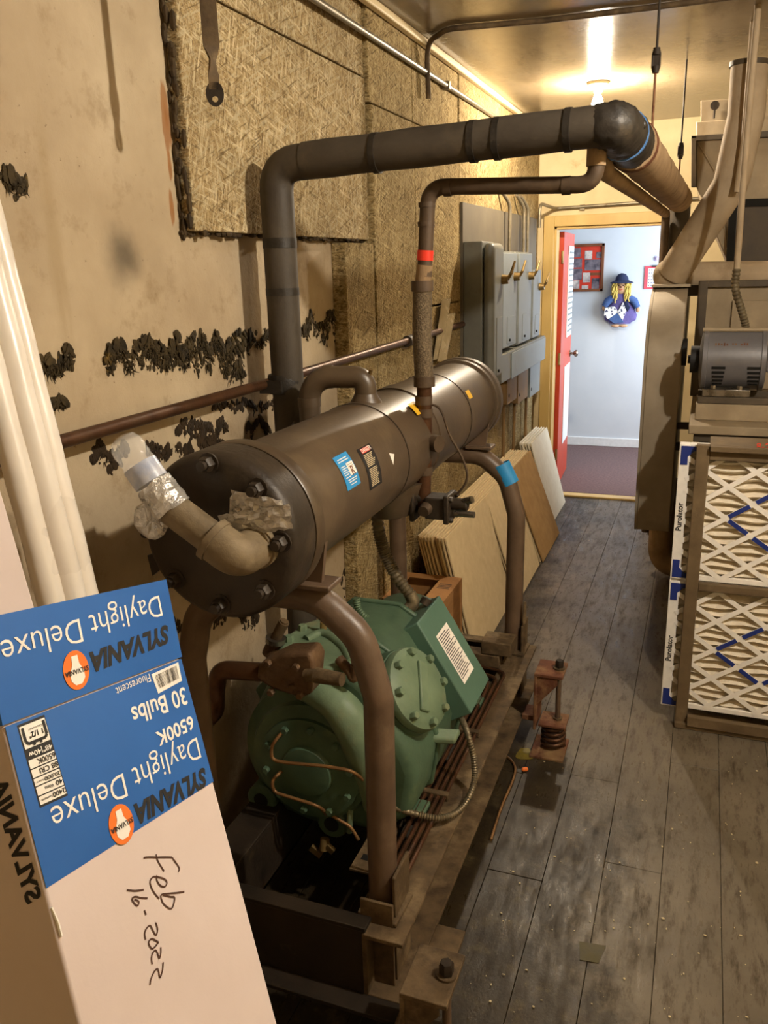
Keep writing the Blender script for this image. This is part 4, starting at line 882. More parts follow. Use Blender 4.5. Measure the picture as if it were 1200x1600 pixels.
# hangers with turnbuckles
def hanger(px0, py0, pxb, pyb, y, zlow, label, tbp_, r=.006):
    lo = at(pxb, pyb, y=y); hi = Vector((lo.x, lo.y, CZ)); t = thing('hanger_rod', label, 'hanger', tuple(hi), 'turnbuckle hangers holding the overhead pipe')
    m_ = at(tbp_[0], tbp_[1], y=y); m2 = at(tbp_[0], tbp_[2], y=y)
    mk('rod', G().tube([hi, Vector((lo.x, lo.y, m_.z))], r*.8, 8), M['steel_dark'], t); mk('rod', G().tube([Vector((lo.x, lo.y, m2.z)), Vector((lo.x, lo.y, zlow))], r*.8, 8), M['rust'], t)
    zc, zd = m_.z, m2.z
    ri = r*2.2
    g = G()
    for s in (-1, 1): g.tube([(lo.x+s*ri*.7, lo.y, zc), (lo.x+s*ri, lo.y, zc-.01), (lo.x+s*ri, lo.y, zd+.01), (lo.x+s*ri*.7, lo.y, zd)], r*.7, 8)
    g.box((lo.x-ri*.9, lo.y-r*.5, zd+(zc-zd)*.22), (lo.x+ri*.9, lo.y+r*.5, zd+(zc-zd)*.82)); g.cyl((lo.x, lo.y, zc-.012), (lo.x, lo.y, zc+.006), ri, seg=10).cyl((lo.x, lo.y, zd-.006), (lo.x, lo.y, zd+.012), ri, seg=10)
    mk('turnbuckle', g, M['steel_dark'], t)
r1 = at(1015, 205, z=ez+.06); hanger(0, 0, 1022, 150, r1.y, ez+.05, 'hanger rod with turnbuckle nearest the taped pipe elbow', (1030, 78, 110), .0045)
r2 = at(1075, 93, z=CZ); hanger(0, 0, 1066, 200, r2.y, ez+.06, 'thin far hanger rod with small low turnbuckle', (1066, 225, 246), .005)
# ================================================================== LEANING CEILING TILES
TG = 'square ceiling tiles leaning on the left wall'
def tile(yb0, yb1, xb, xt, zt, m, label, th=.0085):
    v = Vector((xt-xb, 0, zt)); nrm = Vector((-v.z, 0, v.x)).normalized()
    if nrm.x > 0: nrm = -nrm
    lift = max(0, -nrm.z*th)
    a = Vector((xb, yb0, lift))
    g = G().prism([a, a+Vector((0, yb1-yb0, 0)), a+Vector((0, yb1-yb0, 0))+v, a+v], nrm*th)
    o = mk('ceiling_tile', g, M[m], None, (xb, (yb0+yb1)/2, 0), smooth=0, bevel=.001, bseg=1); tag(o, label, 'tile', TG); return o
def stack(n, y0, y1, xb, xt, zt, m0, m, lab0, labr, step=.0162):
    for i in range(n):
        dy = random.uniform(-.010, .010) if i else 0
        tile(y0+dy, y1+dy, xb-i*step, xt-i*step, zt, m0 if i == 0 else m, lab0 if i == 0 else labr)
stack(9, 3.40, 4.15, -.869, -1.014, .585, 'tile', 'tile', 'cream tile at the front of the stack nearest the cardboard box', 'cream tile behind the front one in the stack nearest the cardboard box')
stack(9, 4.165, 4.77, -.83, -1.02, .575, 'tile', 'tile', 'cream front tile in the stack behind the far pipe hoop', 'cream tile behind the front one in the stack behind the far pipe hoop')
stack(9, 4.82, 5.42, -.815, -1.025, .562, 'tile_kraft', 'tile', 'brown-faced tile in front of the stack between hoop and doorway', 'cream tile tucked behind the brown-faced tile')
stack(5, 5.59, 6.20, -.895, -1.053, .572, 'tile_white', 'tile_white', 'white front tile in the short stack by the doorway', 'white tile behind the front one in the short stack by the doorway', .02)
# ================================================================== CARDBOARD BOX
kb = thing('cardboard_box', 'open brown cardboard box on the floor behind the compressor', 'box', (-1.065, 3.22, 0))
x0, x1, y0, y1, zt = -1.20, -.93, 3.045, 3.37, .415
mk('box_wall', G().box((x0, y0, .005), (x1, y0+.005, zt)).box((x0, y1-.005, .005), (x1, y1, zt)).box((x0, y0, .005), (x0+.005, y1, zt)).box((x1-.005, y0, .005), (x1, y1, zt)), M['carton_kraft'], kb)
mk('box_floor', G().box((x0, y0, 0), (x1, y1, .006)), M['carton_kraft'], kb)
fl_ = mk('box_flap', G().box((x0, y0, zt), (x1, y0+.07, zt+.004)).box((x0, y1-.05, zt), (x1, y1, zt+.004)).box((x1-.09, y0+.07, zt), (x1, y1-.05, zt+.004)).box((x0, y0+.07, zt), (x0+.04, y1-.05, zt+.004)), M['carton_kraft'], kb)
g = G().lathe((x1-.045, y0+.04, zt+.0045), (0, 0, 1), [(.014, 0), (.022, 0), (.022, .0005), (.014, .0005)], 16)
for k in range(4): g.box((x1-.075, y1-.10-k*.016, zt+.0042), (x1-.02, y1-.094-k*.016, zt+.0046))
mk('box_print', g, M['ink_black'], fl_)
for i, (dx, dy, h_, mm, lab) in enumerate([(-1.13, 3.18, .36, 'paper_white', 'white plastic canister inside the open cardboard box'), (-1.06, 3.25, .34, 'rubber', 'dark canister inside the open cardboard box')]):
    c = mk('canister', G().lathe((dx, dy, .0062), (0, 0, 1), [(.034, 0), (.036, .01), (.036, h_-.05), (.02, h_-.03), (.02, h_), (.014, h_)], 20), M[mm], None, (dx, dy, .0062)); tag(c, lab, 'canister')
vv_ = mk('spray_nozzle', G().lathe((-1.00, 3.12, .0062), (0, 0, 1), [(.03, 0), (.03, .30), (.012, .33), (.012, .36)], 16).obox((-1.01, 3.11, .375), (.035, .01, 0), (0, .01, 0), (0, 0, .012)), M['paper_white'], None, (-1.00, 3.12, .0062)); tag(vv_, 'white spray bottle top poking out of the cardboard box', 'bottle')
# ================================================================== RIGHT SIDE: AIR HANDLER
ah = thing('air_handler', 'large dusty sheet metal air handler cabinet behind the filters', 'air handler', (.6, 3.9, 0))
AX0 = -.03
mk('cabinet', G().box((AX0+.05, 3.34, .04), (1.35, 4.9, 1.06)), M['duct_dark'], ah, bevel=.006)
mk('cabinet_top', G().box((AX0, 3.45, 1.095), (1.38, 4.9, 1.13)), M['duct'], ah, bevel=.004)
mk('top_channel', G().box((AX0+.02, 3.47, 1.06), (1.36, 3.52, 1.095)), M['duct_dark'], ah, bevel=.004)
mk('front_ledge', G().box((AX0+.0, 3.30, 1.035), (1.38, 3.345, 1.06)), M['duct'], ah, bevel=.003)
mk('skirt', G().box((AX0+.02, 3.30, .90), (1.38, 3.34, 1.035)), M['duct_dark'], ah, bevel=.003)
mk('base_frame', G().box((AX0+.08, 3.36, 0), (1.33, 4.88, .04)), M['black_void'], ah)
fh = mk('fan_housing', G().box((AX0, 4.25, 1.13), (1.38, 4.88, 1.655)), M['duct'], ah, bevel=.006)
mk('housing_panel', G().box((AX0+.14, 4.235, 1.17), (1.30, 4.25, 1.57)), M['duct'], fh, bevel=.003)
mk('housing_post', G().box((AX0-.012, 4.22, 1.13), (AX0+.03, 4.26, 1.66)), M['duct_dark'], fh, bevel=.003)
mk('housing_strip', G().box((AX0-.012, 4.225, 1.63), (1.38, 4.26, 1.66)), M['duct_dark'], fh, bevel=.003)
# belt guard: tall rounded enclosure, narrow edge to the camera
gy0, gy1 = 3.95, 4.95
tl, tr_, bl = at(1017, 452, y=gy0), at(1073, 450, y=gy0), at(995, 832, y=gy0)
gx0, gx1, gz1, gz0 = tl.x, tr_.x, tl.z, bl.z
bg = thing('belt_guard', 'tall grey sheet metal belt guard with rounded front edge', 'guard', ((gx0+gx1)/2, (gy0+gy1)/2, gz0))
pr = []
for k in range(13):
    a = math.pi/2*k/12; pr.append((gy0+.42-.42*math.sin(a)*1.0, gz1-.34+.34*math.cos(a)))
prof = [(gy1, gz0), (gy1, gz1)]+pr+[(gy0+.01, gz0+.12), (gy0+.05, gz0)]
mk('guard_body', G().prism([(gx0, y, z) for y, z in prof], (gx1-gx0, 0, 0)), M['guard'], bg, bevel=.004, smooth=50)
mk('guard_lip', G().prism([(gx0-.012, y, z) for y, z in prof], (.012, 0, 0)), M['guard'], bg, smooth=50)
mk('top_tray', G().box((gx0-.015, gy0+.30, gz1-.002), (gx1+.012, gy1, gz1+.012)), M['guard'], bg, bevel=.002)
for (a_z, b_z, xe, yy_) in ((1.59, 1.64, AX0-.012, 4.30), (1.00, 1.03, AX0+.05, 4.05), (.90, .935, AX0+.05, 4.05)): mk('guard_bracket', G().box((gx1, yy_, a_z), (xe, yy_+.03, b_z)), M['duct_dark'], bg)
# insulated drain elbow under the guard
de = thing('drain_elbow', 'dark insulated pipe elbow on the floor under the belt guard', 'pipe', (-.14, 4.75, 0))
mk('elbow_pipe', G().tube(resample(fillet([(-.14, 4.80, gz0+.06), (-.14, 4.80, .075), (.14, 4.75, .075)], .10, 8), .03), .072, 20), M['lagging'], de)
# motor
my = 3.72
mt = thing('electric_motor', 'grey electric motor with vent slots on top of the air handler', 'motor', (.13, my, 1.13))
ml, mr = at(1097, 560, y=my).x, at(1196, 560, y=my).x
mc = at(1145, 562, y=my).z; mrad = .118
mk('motor_frame', G().lathe((ml+.012, my, mc), (1, 0, 0), [(mrad-.006, 0), (mrad, .006), (mrad, mr-ml-.03), (mrad-.006, mr-ml-.024)], 40), M['motor'], mt)
for x in (ml, mr-.022): mk('end_bell', G().lathe((x, my, mc), (1, 0, 0), [(.05, -.012), (mrad-.01, -.004), (mrad+.005, .002), (mrad+.005, .018), (mrad-.004, .022)], 40), M['motor'], mt)
mk('top_rail', G().cyl((ml-.005, my-.03, mc+mrad+.004), (mr+.005, my-.03, mc+mrad+.004), .009, seg=10), M['duct'], mt)
for sx in (.15, .70):
    for k in range(5):
        x0 = ml+(mr-ml)*sx; a = math.radians(-10-k*9.5)
        p = Vector((x0+.028, my-(mrad+.0005)*math.cos(a), mc+(mrad+.0005)*math.sin(a))); nv = Vector((0, -math.cos(a), math.sin(a))); tv_ = Vector((0, math.sin(a), math.cos(a)))
        mk('vent_slot', G().obox(p, (.026-.002*k, 0, 0), tv_*.0058, nv*.0012), M['black_void'], mt, bevel=.003)
g = G(); R_ = random.Random(3)
def mp_(x, h): return Vector((ml+x, my-(mrad+.001)*math.cos(h/mrad), mc+(mrad+.001)*math.sin(h/mrad)))
for k in range(12):
    x_ = .045+k*.0105
    if k in (5, 8): continue
    h0, h1 = .070+R_.uniform(-.003, .003), .080+R_.uniform(-.003, .003); g.add([mp_(x_, h0), mp_(x_+.006, h0), mp_(x_+.006, h1), mp_(x_, h1)], [(0, 1, 2, 3)])
mk('paint_marking', g, M['rust'], mt)
mk('mount_foot', G().box((ml+.01, my-.12, mc-mrad-.018), (mr-.05, my+.10, mc-mrad+.012)), M['chrome'], mt, bevel=.003)
mk('slide_base', G().box((ml-.005, my-.13, mc-mrad-.045), (mr+.2, my-.09, mc-mrad-.018)).box((ml-.005, my+.07, mc-mrad-.045), (mr+.2, my+.11, mc-mrad-.018)), M['duct_dark'], mt, bevel=.003)
mk('slide_riser', G().box((ml-.01, my-.14, 1.13), (mr+.22, my-.08, mc-mrad-.045)).box((ml-.01, my+.06, 1.13), (mr+.22, my+.12, mc-mrad-.045)), M['duct'], mt, bevel=.003)
for x in (ml+.05, mr-.09): mk('foot_bolt', G().hexbolt((x, my-.105, mc-mrad+.012), (0, 0, 1), .011, .014), M['chrome'], mt)
mk('shaft', G().cyl((gx1-.0, my+.28, mc), (gx1+.02, my+.28, mc), .06, seg=20).cyl((ml-.055, my, mc), (ml, my, mc), .018, seg=14).cyl((ml-.045, my, mc), (ml-.012, my, mc), .055, seg=20), M['rubber'], mt)
mk('motor_box', G().obox((mr+.03, my-.02, mc+.01), (.03, 0, 0), (0, .06, 0), (0, 0, .05)), M['motor'], mt, bevel=.006)
mc_ = thing('motor_conduit', 'flexible conduit with rigid pipe feeding the electric motor from above', 'conduit', tuple(at(1152, 430, y=my+.1)))
cyy = my+.06
mk('rigid_tube', G().tube(resample([at(1151, 425, y=cyy), at(1160, 300, y=cyy), at(1172, 150, y=cyy), at(1184, 20, y=cyy), at(1186, -40, y=cyy)], .15), .0125, 12), M['duct_canvas'], mc_)
flex('ribbed_hose', [at(1151, 420, y=cyy), at(1149, 450, y=cyy), at(1157, 480, y=cyy), at(1164, 505, y=cyy), at(1166, 522, y=cyy)], .015, 'flexmetal', mc_, .006)
# filter rack and filters
FYF = 3.135
rk = thing('filter_rack', 'dusty steel rack frame holding the two pleated filters', 'rack', (.35, FYF, 0))
pt, pb = at(1094, 690, y=FYF-.03), at(1077, 1122, y=FYF-.03)
mk('rack_post', G().box((.005, FYF-.035, .02), (.05, FYF-.005, 1.125)), M['rack'], rk, bevel=.003)
mk('rack_post', G().box((.72, FYF-.035, .02), (.765, FYF-.005, 1.125)), M['rack'], rk, bevel=.003)
mk('rack_rail', G().box((.05, FYF-.03, 1.07), (.72, FYF+.14, 1.125)).box((.05, FYF-.055, 1.105), (.78, FYF-.03, 1.125)), M['rack'], rk, bevel=.003)
mk('rack_rail', G().box((.05, FYF-.03, .572), (.72, FYF-.008, .602)), M['rack'], rk, bevel=.003)
mk('rack_rail', G().box((.005, FYF-.05, .0), (.78, FYF+.05, .025)).box((.05, FYF-.06, .02), (.78, FYF-.035, .062)), M['rack'], rk, bevel=.003)
g = G(); c8 = at(1186, 698, y=FYF-.031); puttext(g, '8-2', .034, lambda x, y: Vector((c8.x+.013+x, FYF-.0312, c8.z+y)), bold=.01); mk('marker_text', g, M['ink_red'], rk)
def filt(zb, label, z1, node):
    x0, x1, y0, th = -.052, .575, FYF, .045; z0 = zb
    t = thing('air_filter', label, 'filter', ((x0+x1)/2, y0+th/2, z0), 'pleated furnace filters in the rack')
    bw = .036
    fr = mk('card_frame', G().box((x0, y0, z0), (x0+bw, y0+th, z1)).box((x1-bw, y0, z0), (x1, y0+th, z1)).box((x0+bw, y0, z0), (x1-bw, y0+th, z0+bw*.55)).box((x0+bw, y0, z1-bw*.55), (x1-bw, y0+th, z1)), M['paper_white'], t, bevel=.0015, bseg=1)
    n = 16; R = []; yb = y0+th-.004; g = G(); H = z1-z0-.03
    pts = []
    for k in range(2*n+1): pts.append((y0+.006 if k % 2 else yb-.004, z0+.015+H*k/(2*n)))
    vs = []; 
    nx = 14
    for (y, z) in pts:
        for j in range(nx+1): 
            x = x0+.02+(x1-x0-.04)*j/nx; vs.append((x, y+.0015*math.sin(j*3.1+z*60), z+.0035*math.sin(j*1.7+z*23)))
    fs = [(k*(nx+1)+j, k*(nx+1)+j+1, (k+1)*(nx+1)+j+1, (k+1)*(nx+1)+j) for k in range(2*n) for j in range(nx)]
    mk('pleated_media', G().add(vs, fs), M['media'], t, smooth=30)
    mk('back_card', G().box((x0+.02, yb-.002, z0+.01), (x1-.02, yb, z1-.01)), M['media'], t)
    # diamond lattice of card straps
    dx, dz = .172, .118; nN = at(node[0], node[1], y=FYF); cx_, cz_ = nN.x, nN.z; hw = .0088
    lo = Vector((x0+bw*.8, 0, z0+bw*.4)); hi = Vector((x1-bw*.8, 0, z1-bw*.4))
    def clip(a, b_):
        t0, t1 = 0, 1; d = b_-a
        for i in (0, 2):
            if abs(d[i]) < 1e-9: continue
            u0, u1 = (lo[i]-a[i])/d[i], (hi[i]-a[i])/d[i]
            if u0 > u1: u0, u1 = u1, u0
            t0, t1 = max(t0, u0), min(t1, u1)
        return (a+d*t0, a+d*t1) if t0 < t1-.01 else None
    k = -14
    gg = G()
    while k < 15:
        for sgn in (1, -1):
            a = Vector((cx_-dx*2, 0, cz_+k*dz+(0 if sgn > 0 else 0))); b_ = a+Vector((dx*8, 0, sgn*dz*8)); 
            c = clip(a, b_)
            if c and (c[0]-c[1]).length > .03:
                p, q = c; d = (q-p).normalized(); nv = Vector((-d.z, 0, d.x))*hw; yy = y0-.0012-(.0006 if sgn > 0 else 0)
                gg = G().prism([Vector((v.x, yy, v.z)) for v in (p-nv, q-nv, q+nv, p+nv)], (0, .0022, 0)); mk('lattice_strap', gg, M['paper_white'], t, smooth=0)
        k += 1
    # printed blue corners and blue dashes
    for (xa, sx) in ((x0, 1), (x1, -1)):
        for (za, sz) in ((z0, 1), (z1, -1)):
            y = y0-.0022; m_ = .006
            mk('blue_corner', G().prism([(xa+sx*m_, y, za+sz*m_), (xa+sx*.085, y, za+sz*m_), (xa+sx*.085, y, za+sz*.024), (xa+sx*.05, y, za+sz*.024), (xa+sx*.030, y, za+sz*.045), (xa+sx*.030, y, za+sz*.075), (xa+sx*m_, y, za+sz*.075)], (0, .0016, 0)), M['ink_blue'], t, smooth=0)
    ccx, ccz = cx_+dx, cz_
    # node grid: lines through (cx_+m*dx/... ) crossings; blue diamond two cells across
    for sx in (-1, 1):
        for sz in (-1, 1):
            for h in range(2):
                f0, f1 = (h+.12)/2, (h+.88)/2
                A_ = Vector((ccx-sx*dx*1.0*0+sx*dx, 0, ccz)); B_ = Vector((ccx, 0, ccz+sz*dz))
                p, q = A_.lerp(B_, f0), A_.lerp(B_, f1); d = (q-p).normalized(); nv = Vector((-d.z, 0, d.x))*.0082; yy = y0-.0038
                mk('blue_strap_print', G().prism([Vector((v.x, yy, v.z)) for v in (p-nv, q-nv, q+nv, p+nv)], (0, .0012, 0)), M['ink_blue'], t, smooth=0)
    g = G(); puttext(g, 'Purolator', .028, lambda x, y: Vector((x0+bw*.48-y, y0-.0012, z0+(z1-z0)*.47+x)), bold=.025)
    mk('brand_text', g, M['ink_black'], fr)
filt(.602, 'upper white pleated air filter with blue corners in the rack', 1.118, (1134, 810))
filt(.066, 'lower white pleated air filter with blue corners in the rack', .590, (1115, 1016))
# ================================================================== OVERHEAD DUCT AND TAN PIPES
hyf = 5.0
hd_ = thing('duct_hood', 'dusty tapered sheet metal duct hood near the ceiling', 'duct', tuple(at(1150, 300, y=hyf)))
def H(px, py, y=hyf): return at(px, py, y=y)
mk('hood_transition', G().prism([H(1088, 218), H(1330, 205), H(1330, 420), H(1138, 412), H(1088, 292)], (0, .9, 0)), M['duct'], hd_, bevel=.004)
mk('hood_flange', G().prism([H(1080, 212, hyf-.03), H(1330, 196, hyf-.03), H(1330, 208, hyf-.03), H(1080, 220, hyf-.03)], (0, .05, 0)).prism([H(1080, 212, hyf-.03), H(1088, 212, hyf-.03), H(1088, 292, hyf-.03), H(1080, 292, hyf-.03)], (0, .05, 0)), M['duct_dark'], hd_, bevel=.002)
mk('hood_collar', G().prism([H(1088, 190), H(1330, 174), H(1330, 208), H(1088, 216)], (0, .85, 0)), M['duct'], hd_, bevel=.004)
mk('hood_crease', G().tube([H(1090, 222, hyf-.008), H(1125, 282, hyf-.008), H(1137, 405, hyf-.008)], .004, 6), M['duct'], hd_)
mk('ceiling_angle', G().prism([H(1095, 157), H(1330, 144), H(1330, 180), H(1095, 190)], (0, .06, 0)), M['duct'], hd_, bevel=.003)
pz0 = H(1117, 165, hyf-.01); mk('eye_bolt', G().lathe(pz0, (0, -1, 0), [(.012, 0), (.022, 0), (.022, .01), (.012, .01)], 18).tube([pz0-Vector((0, 0, .02)), pz0-Vector((0, 0, .06))], .005, 8), M['steel_dark'], hd_)
pn = mk('lower_plenum', G().prism([H(1140, 318, hyf-.05), H(1330, 312, hyf-.05), H(1330, 425, hyf-.05), H(1136, 420, hyf-.05)], (0, .03, 0)), M['duct_dark'], hd_, bevel=.003)
mk('plenum_frame', G().prism([H(1140, 316, hyf-.06), H(1152, 316, hyf-.06), H(1146, 420, hyf-.06), H(1134, 420, hyf-.06)], (0, .02, 0)).prism([H(1140, 312, hyf-.06), H(1330, 304, hyf-.06), H(1330, 318, hyf-.06), H(1140, 324, hyf-.06)], (0, .02, 0)), M['black_void'], pn)
ty = 4.38
tp1 = thing('lagged_pipe', 'thick tan lagged pipe bent in a V above the belt guard', 'pipe', tuple(at(1050, 432, y=ty)))
k0 = at(1046, 432, y=ty)
mk('level_leg', G().tube(resample([k0, at(1110, 431, y=ty), at(1330, 430, y=ty)], .15), .066, 22), M['duct_canvas'], tp1)
mk('rising_leg', G().tube(resample(fillet([at(1052, 428, y=ty-.05), at(1142, 288, y=ty-.25), at(1166, 180, y=ty-.25), at(1172, 100, y=ty-.25)], .10, 8), .12), .074, 22), M['duct_canvas'], tp1)
mk('bend_wrap', G().sphere(at(1048, 430, y=ty-.02), .082, .085, .078, 20, 12), M['duct_canvas'], tp1)
mk('pipe_cap', G().tube([at(1171, 104, y=ty-.25), at(1172, 96, y=ty-.25)], .08, 22), M['duct_dark'], tp1)
t2 = conduit('rusty bare pipe rising along the front of the tan lagged pipe', [at(1152, 300, y=ty-.36), at(1164, 220, y=ty-.36), at(1184, -30, y=ty-.36)], .016, 'duct_canvas', .1)
# ================================================================== NEAR LEFT: LAMP CARTON
def rc(px, py): return Vector((px-600, py-800, F))
Wc = rc(1158, 690).normalized()
Lc = Vector((.288, 1, 0)); Lc = (Lc-Wc*Lc.dot(Wc)).normalized()
BW, BL, BT = .25, 1.235, .205
a_, b2 = rc(5, 1135), rc(285, 1035)
# distance so that the front face is BW wide
def ndist():
    # least squares for t2*b - t1*a = BW*Wc
    aa, ab, bb_ = a_.dot(a_), a_.dot(b2), b2.dot(b2); ra, rb = -a_.dot(Wc)*BW, b2.dot(Wc)*BW
    det = aa*bb_-ab*ab; t1 = (ra*bb_+ab*rb)/det; t2_ = (aa*rb+ab*ra)/det; return t1, t2_
t1, t2_ = ndist()
Wd, Ld_ = w2(Wc), w2(Lc); Nd = Ld_.cross(Wd).normalized()
if Nd.x < 0: Nd = -Nd
A0 = CAM+w2(a_*t1)
def onface(px, py, lift=0):
    r = ray(px, py); P0 = A0+Nd*lift; t = (P0-CAM).dot(Nd)/r.dot(Nd); return CAM+r*t
def uv(px, py): p = onface(px, py)-A0; return p.dot(Wd), p.dot(Ld_)
def fp(u, v, lift=.0008): return A0+Wd*u+Ld_*v+Nd*lift
bx_ = thing('lamp_carton', 'long white and blue fluorescent lamp carton leaning upside down in the foreground', 'box', tuple(A0+Ld_*BL+Wd*BW/2-Nd*BT/2))
fa, fb, fc_, fd = fp(0, 0, 0), fp(BW, 0, 0), fp(BW, BL, 0), fp(0, BL, 0)
mk('carton_body', G().prism([fa, fb, fc_, fd], -Nd*BT), M['carton_white'], bx_, bevel=.003)
# blue printed end: bottom edge runs slanted
u1_, v1_ = uv(75, 1386); u2_, v2_ = uv(330, 1223)
sl = (v2_-v1_)/(u2_-u1_); vl, vr = v1_-sl*u1_, v1_+sl*(BW-u1_)
bl_ = mk('blue_print', G().prism([fp(.001, .001, .0004), fp(BW-.001, .001, .0004), fp(BW-.001, vr, .0004), fp(.001, vl, .0004)], Nd*.0005), M['carton_blue'], bx_, smooth=0)
# open top flap, blue inside face
fh_ = -uv(250, 908)[1]; 
fl0 = [fp(-.002, -.001, .002), fp(BW, -.001, .002), fp(BW-.002, -fh_, .010), fp(-.002, -fh_-.004, .010)]
flp = mk('top_flap', G().prism(fl0, -Nd*.004), M['carton_blue'], bx_, smooth=0)
fu = (fl0[2]-fl0[1]).normalized(); 
def ff(u, v): return fl0[0]+Wd*u+fu*v+Nd*.0012          # v measured upward from the fold
FNd = (fl0[1]-fl0[0]).cross(fu).normalized()
if FNd.dot(Nd) < 0: FNd = -FNd
def onflap(px, py):
    r = ray(px, py); t = (fl0[0]+FNd*.0004-CAM).dot(FNd)/r.dot(FNd); return CAM+r*t
def flap_text(g, s, px0, py0, px1, py1, size, **k):
    a, b_ = onflap(px0, py0), onflap(px1, py1); d = (b_-a); ln = d.length; d.normalize(); n_ = FNd.cross(d)
    if n_.dot(Ld_) < 0: n_ = -n_
    V, Fc = textgeo(s, 1, **k); xs = [v[0] for v in V]; w_ = max(xs)-min(xs); mx = (max(xs)+min(xs))/2; c = (a+b_)/2
    g.add([c+d*(x-mx)*ln/w_+n_*y*size for x, y in V], Fc)
def pix_text(g, s, px0, py0, px1, py1, size, lift=.0014, **k):
    # text reads upside down: from right pixel (px0,py0) to left pixel (px1,py1), centred between
    ua, va = uv(px0, py0); ub, vb = uv(px1, py1); c = ((ua+ub)/2, (va+vb)/2); d = Vector((ub-ua, vb-va)); ln = d.length; d.normalize(); n_ = Vector((-d.y, d.x))
    if n_.y < 0: n_ = -n_
    V, Fc = textgeo(s, 1, **k); xs = [v[0] for v in V]; w_ = max(xs)-min(xs); sx = ln/w_; mx = (max(xs)+min(xs))/2
    g.add([fp(c[0]+d.x*(x-mx)*sx+n_.x*y*size, c[1]+d.y*(x-mx)*sx+n_.y*y*size, lift) for x, y in V], Fc)
gw, gb = G(), G()
gfw, gfb = G(), G()
flap_text(gfw, 'Daylight Deluxe', 251, 944, 3, 1020, .034, bold=-.006)
pix_text(gw, 'Daylight Deluxe', 309, 1166, 80, 1281, .034, bold=-.006)
pix_text(gw, '30 Bulbs', 289, 1085, 205, 1119, .027, bold=.015)
pix_text(gw, '6500K', 300, 1127, 243, 1155, .021, bold=.02)
pix_text(gw, 'Fluorescent', 233, 1058, 180, 1081, .0125)
mk('white_lettering', gw, M['ink_white'], bl_, smooth=0)
flap_text(gfb, 'SYLVANIA', 264, 988, 142, 1034, .027, bold=.045, shear=.25)
mk('flap_lettering', gfw, M['ink_white'], flp, smooth=0); mk('flap_brand', gfb, M['ink_black'], flp, smooth=0)
pix_text(gb, 'SYLVANIA', 321, 1211, 210, 1272, .027, bold=.045, shear=.25)
mk('black_lettering', gb, M['ink_black'], bl_, smooth=0)
fp0 = fp
for px, py, lf in ((119, 1047, 0), (188, 1288, .0012)):
    cu, cv = uv(px, py); n_ = 28
    if lf == 0:
        cc_ = onflap(px, py); fvd = FNd.cross(Wd); fvd = fvd if fvd.dot(Ld_) > 0 else -fvd
        fp = lambda u, v, l, cc_=cc_, cu=cu, cv=cv: cc_+Wd*(u-cu)+fvd*(v-cv)+FNd*l
    else: fp = fp0
    lg = mk('orange_logo', G().prism([fp(cu+.0165*math.cos(2*math.pi*k/n_), cv+.019*math.sin(2*math.pi*k/n_), lf) for k in range(n_)], Nd*.0004), M['ink_orange'], bl_, smooth=0)
    pr_ = [(-.004, -.014), (.004, -.014), (.0045, -.006), (.009, .002), (.009, .009), (.004, .014), (-.004, .014), (-.009, .009), (-.009, .002), (-.0045, -.006)]
    mk('bulb_symbol', G().prism([fp(cu+x, cv+y, lf+.0006) for x, y in pr_], Nd*.0003), M['ink_white'], lg, smooth=0)
    g = G(); V, Fc = textgeo('SYLVANIA', .0068, bold=.02); g.add([fp(cu-x, cv+.001+y, lf+.0012) for x, y in V], Fc); mk('logo_text', g, M['ink_black'], lg, smooth=0)
fp = fp0
# bar code patch
q = [uv(235, 1054), uv(277, 1035), uv(283, 1064), uv(246, 1084)]
bc = mk('barcode_patch', G().prism([fp(u, v, .001) for u, v in q], Nd*.0004), M['ink_white'], bl_, smooth=0)
g = G(); R_ = random.Random(4)
for k in range(22):
    s = (k+.5)/23*.86+.07; w_ = R_.choice((.008, .014, .02))
    def bi(s, t): return tuple((1-t)*((1-s)*q[0][i]+s*q[1][i])+t*((1-s)*q[3][i]+s*q[2][i]) for i in (0, 1))
    g.add([fp(*bi(s, .12), .0018), fp(*bi(s+w_, .12), .0018), fp(*bi(s+w_, .8), .0018), fp(*bi(s, .8), .0018)], [(0, 1, 2, 3)])
mk('barcode', g, M['ink_black'], bc, smooth=0)
# specification strip: lower-left of the blue end
q = [uv(25, 1134), uv(68, 1117), uv(105, 1243), uv(61, 1263)]
def bi(s, t, lift): return fp(*[(1-t)*((1-s)*q[0][i]+s*q[1][i])+t*((1-s)*q[3][i]+s*q[2][i]) for i in (0, 1)], lift)
sp_ = mk('spec_panel', G().add([bi(0, 0, .001), bi(1, 0, .001), bi(1, 1, .001), bi(0, 1, .001)], [(0, 1, 2, 3)]), M['ink_black'], bl_, smooth=0)
rows = [(.03, .30), (.435, .535), (.55, .645), (.66, .745), (.76, .86), (.875, .97)]
g = G()
for t0, t1_ in rows: g.add([bi(.04, t0, .0015), bi(.96, t0, .0015), bi(.96, t1_, .0015), bi(.04, t1_, .0015)], [(0, 1, 2, 3)])
pn_ = mk('spec_rows', g, M['ink_white'], sp_, smooth=0)
def sptext(g, s, t0, t1_, sa=.94, sb=.1, lift=.002, **k):
    V, Fc = textgeo(s, 1, **k); xs = [v[0] for v in V]; ys_ = [v[1] for v in V]; w_ = max(xs)-min(xs); h_ = max(ys_)-min(ys_)
    g.add([bi(sa+(sb-sa)*(x-min(xs))/w_, t0+(t1_-t0)*(y-min(ys_))/h_, lift) for x, y in V], Fc)
g = G()
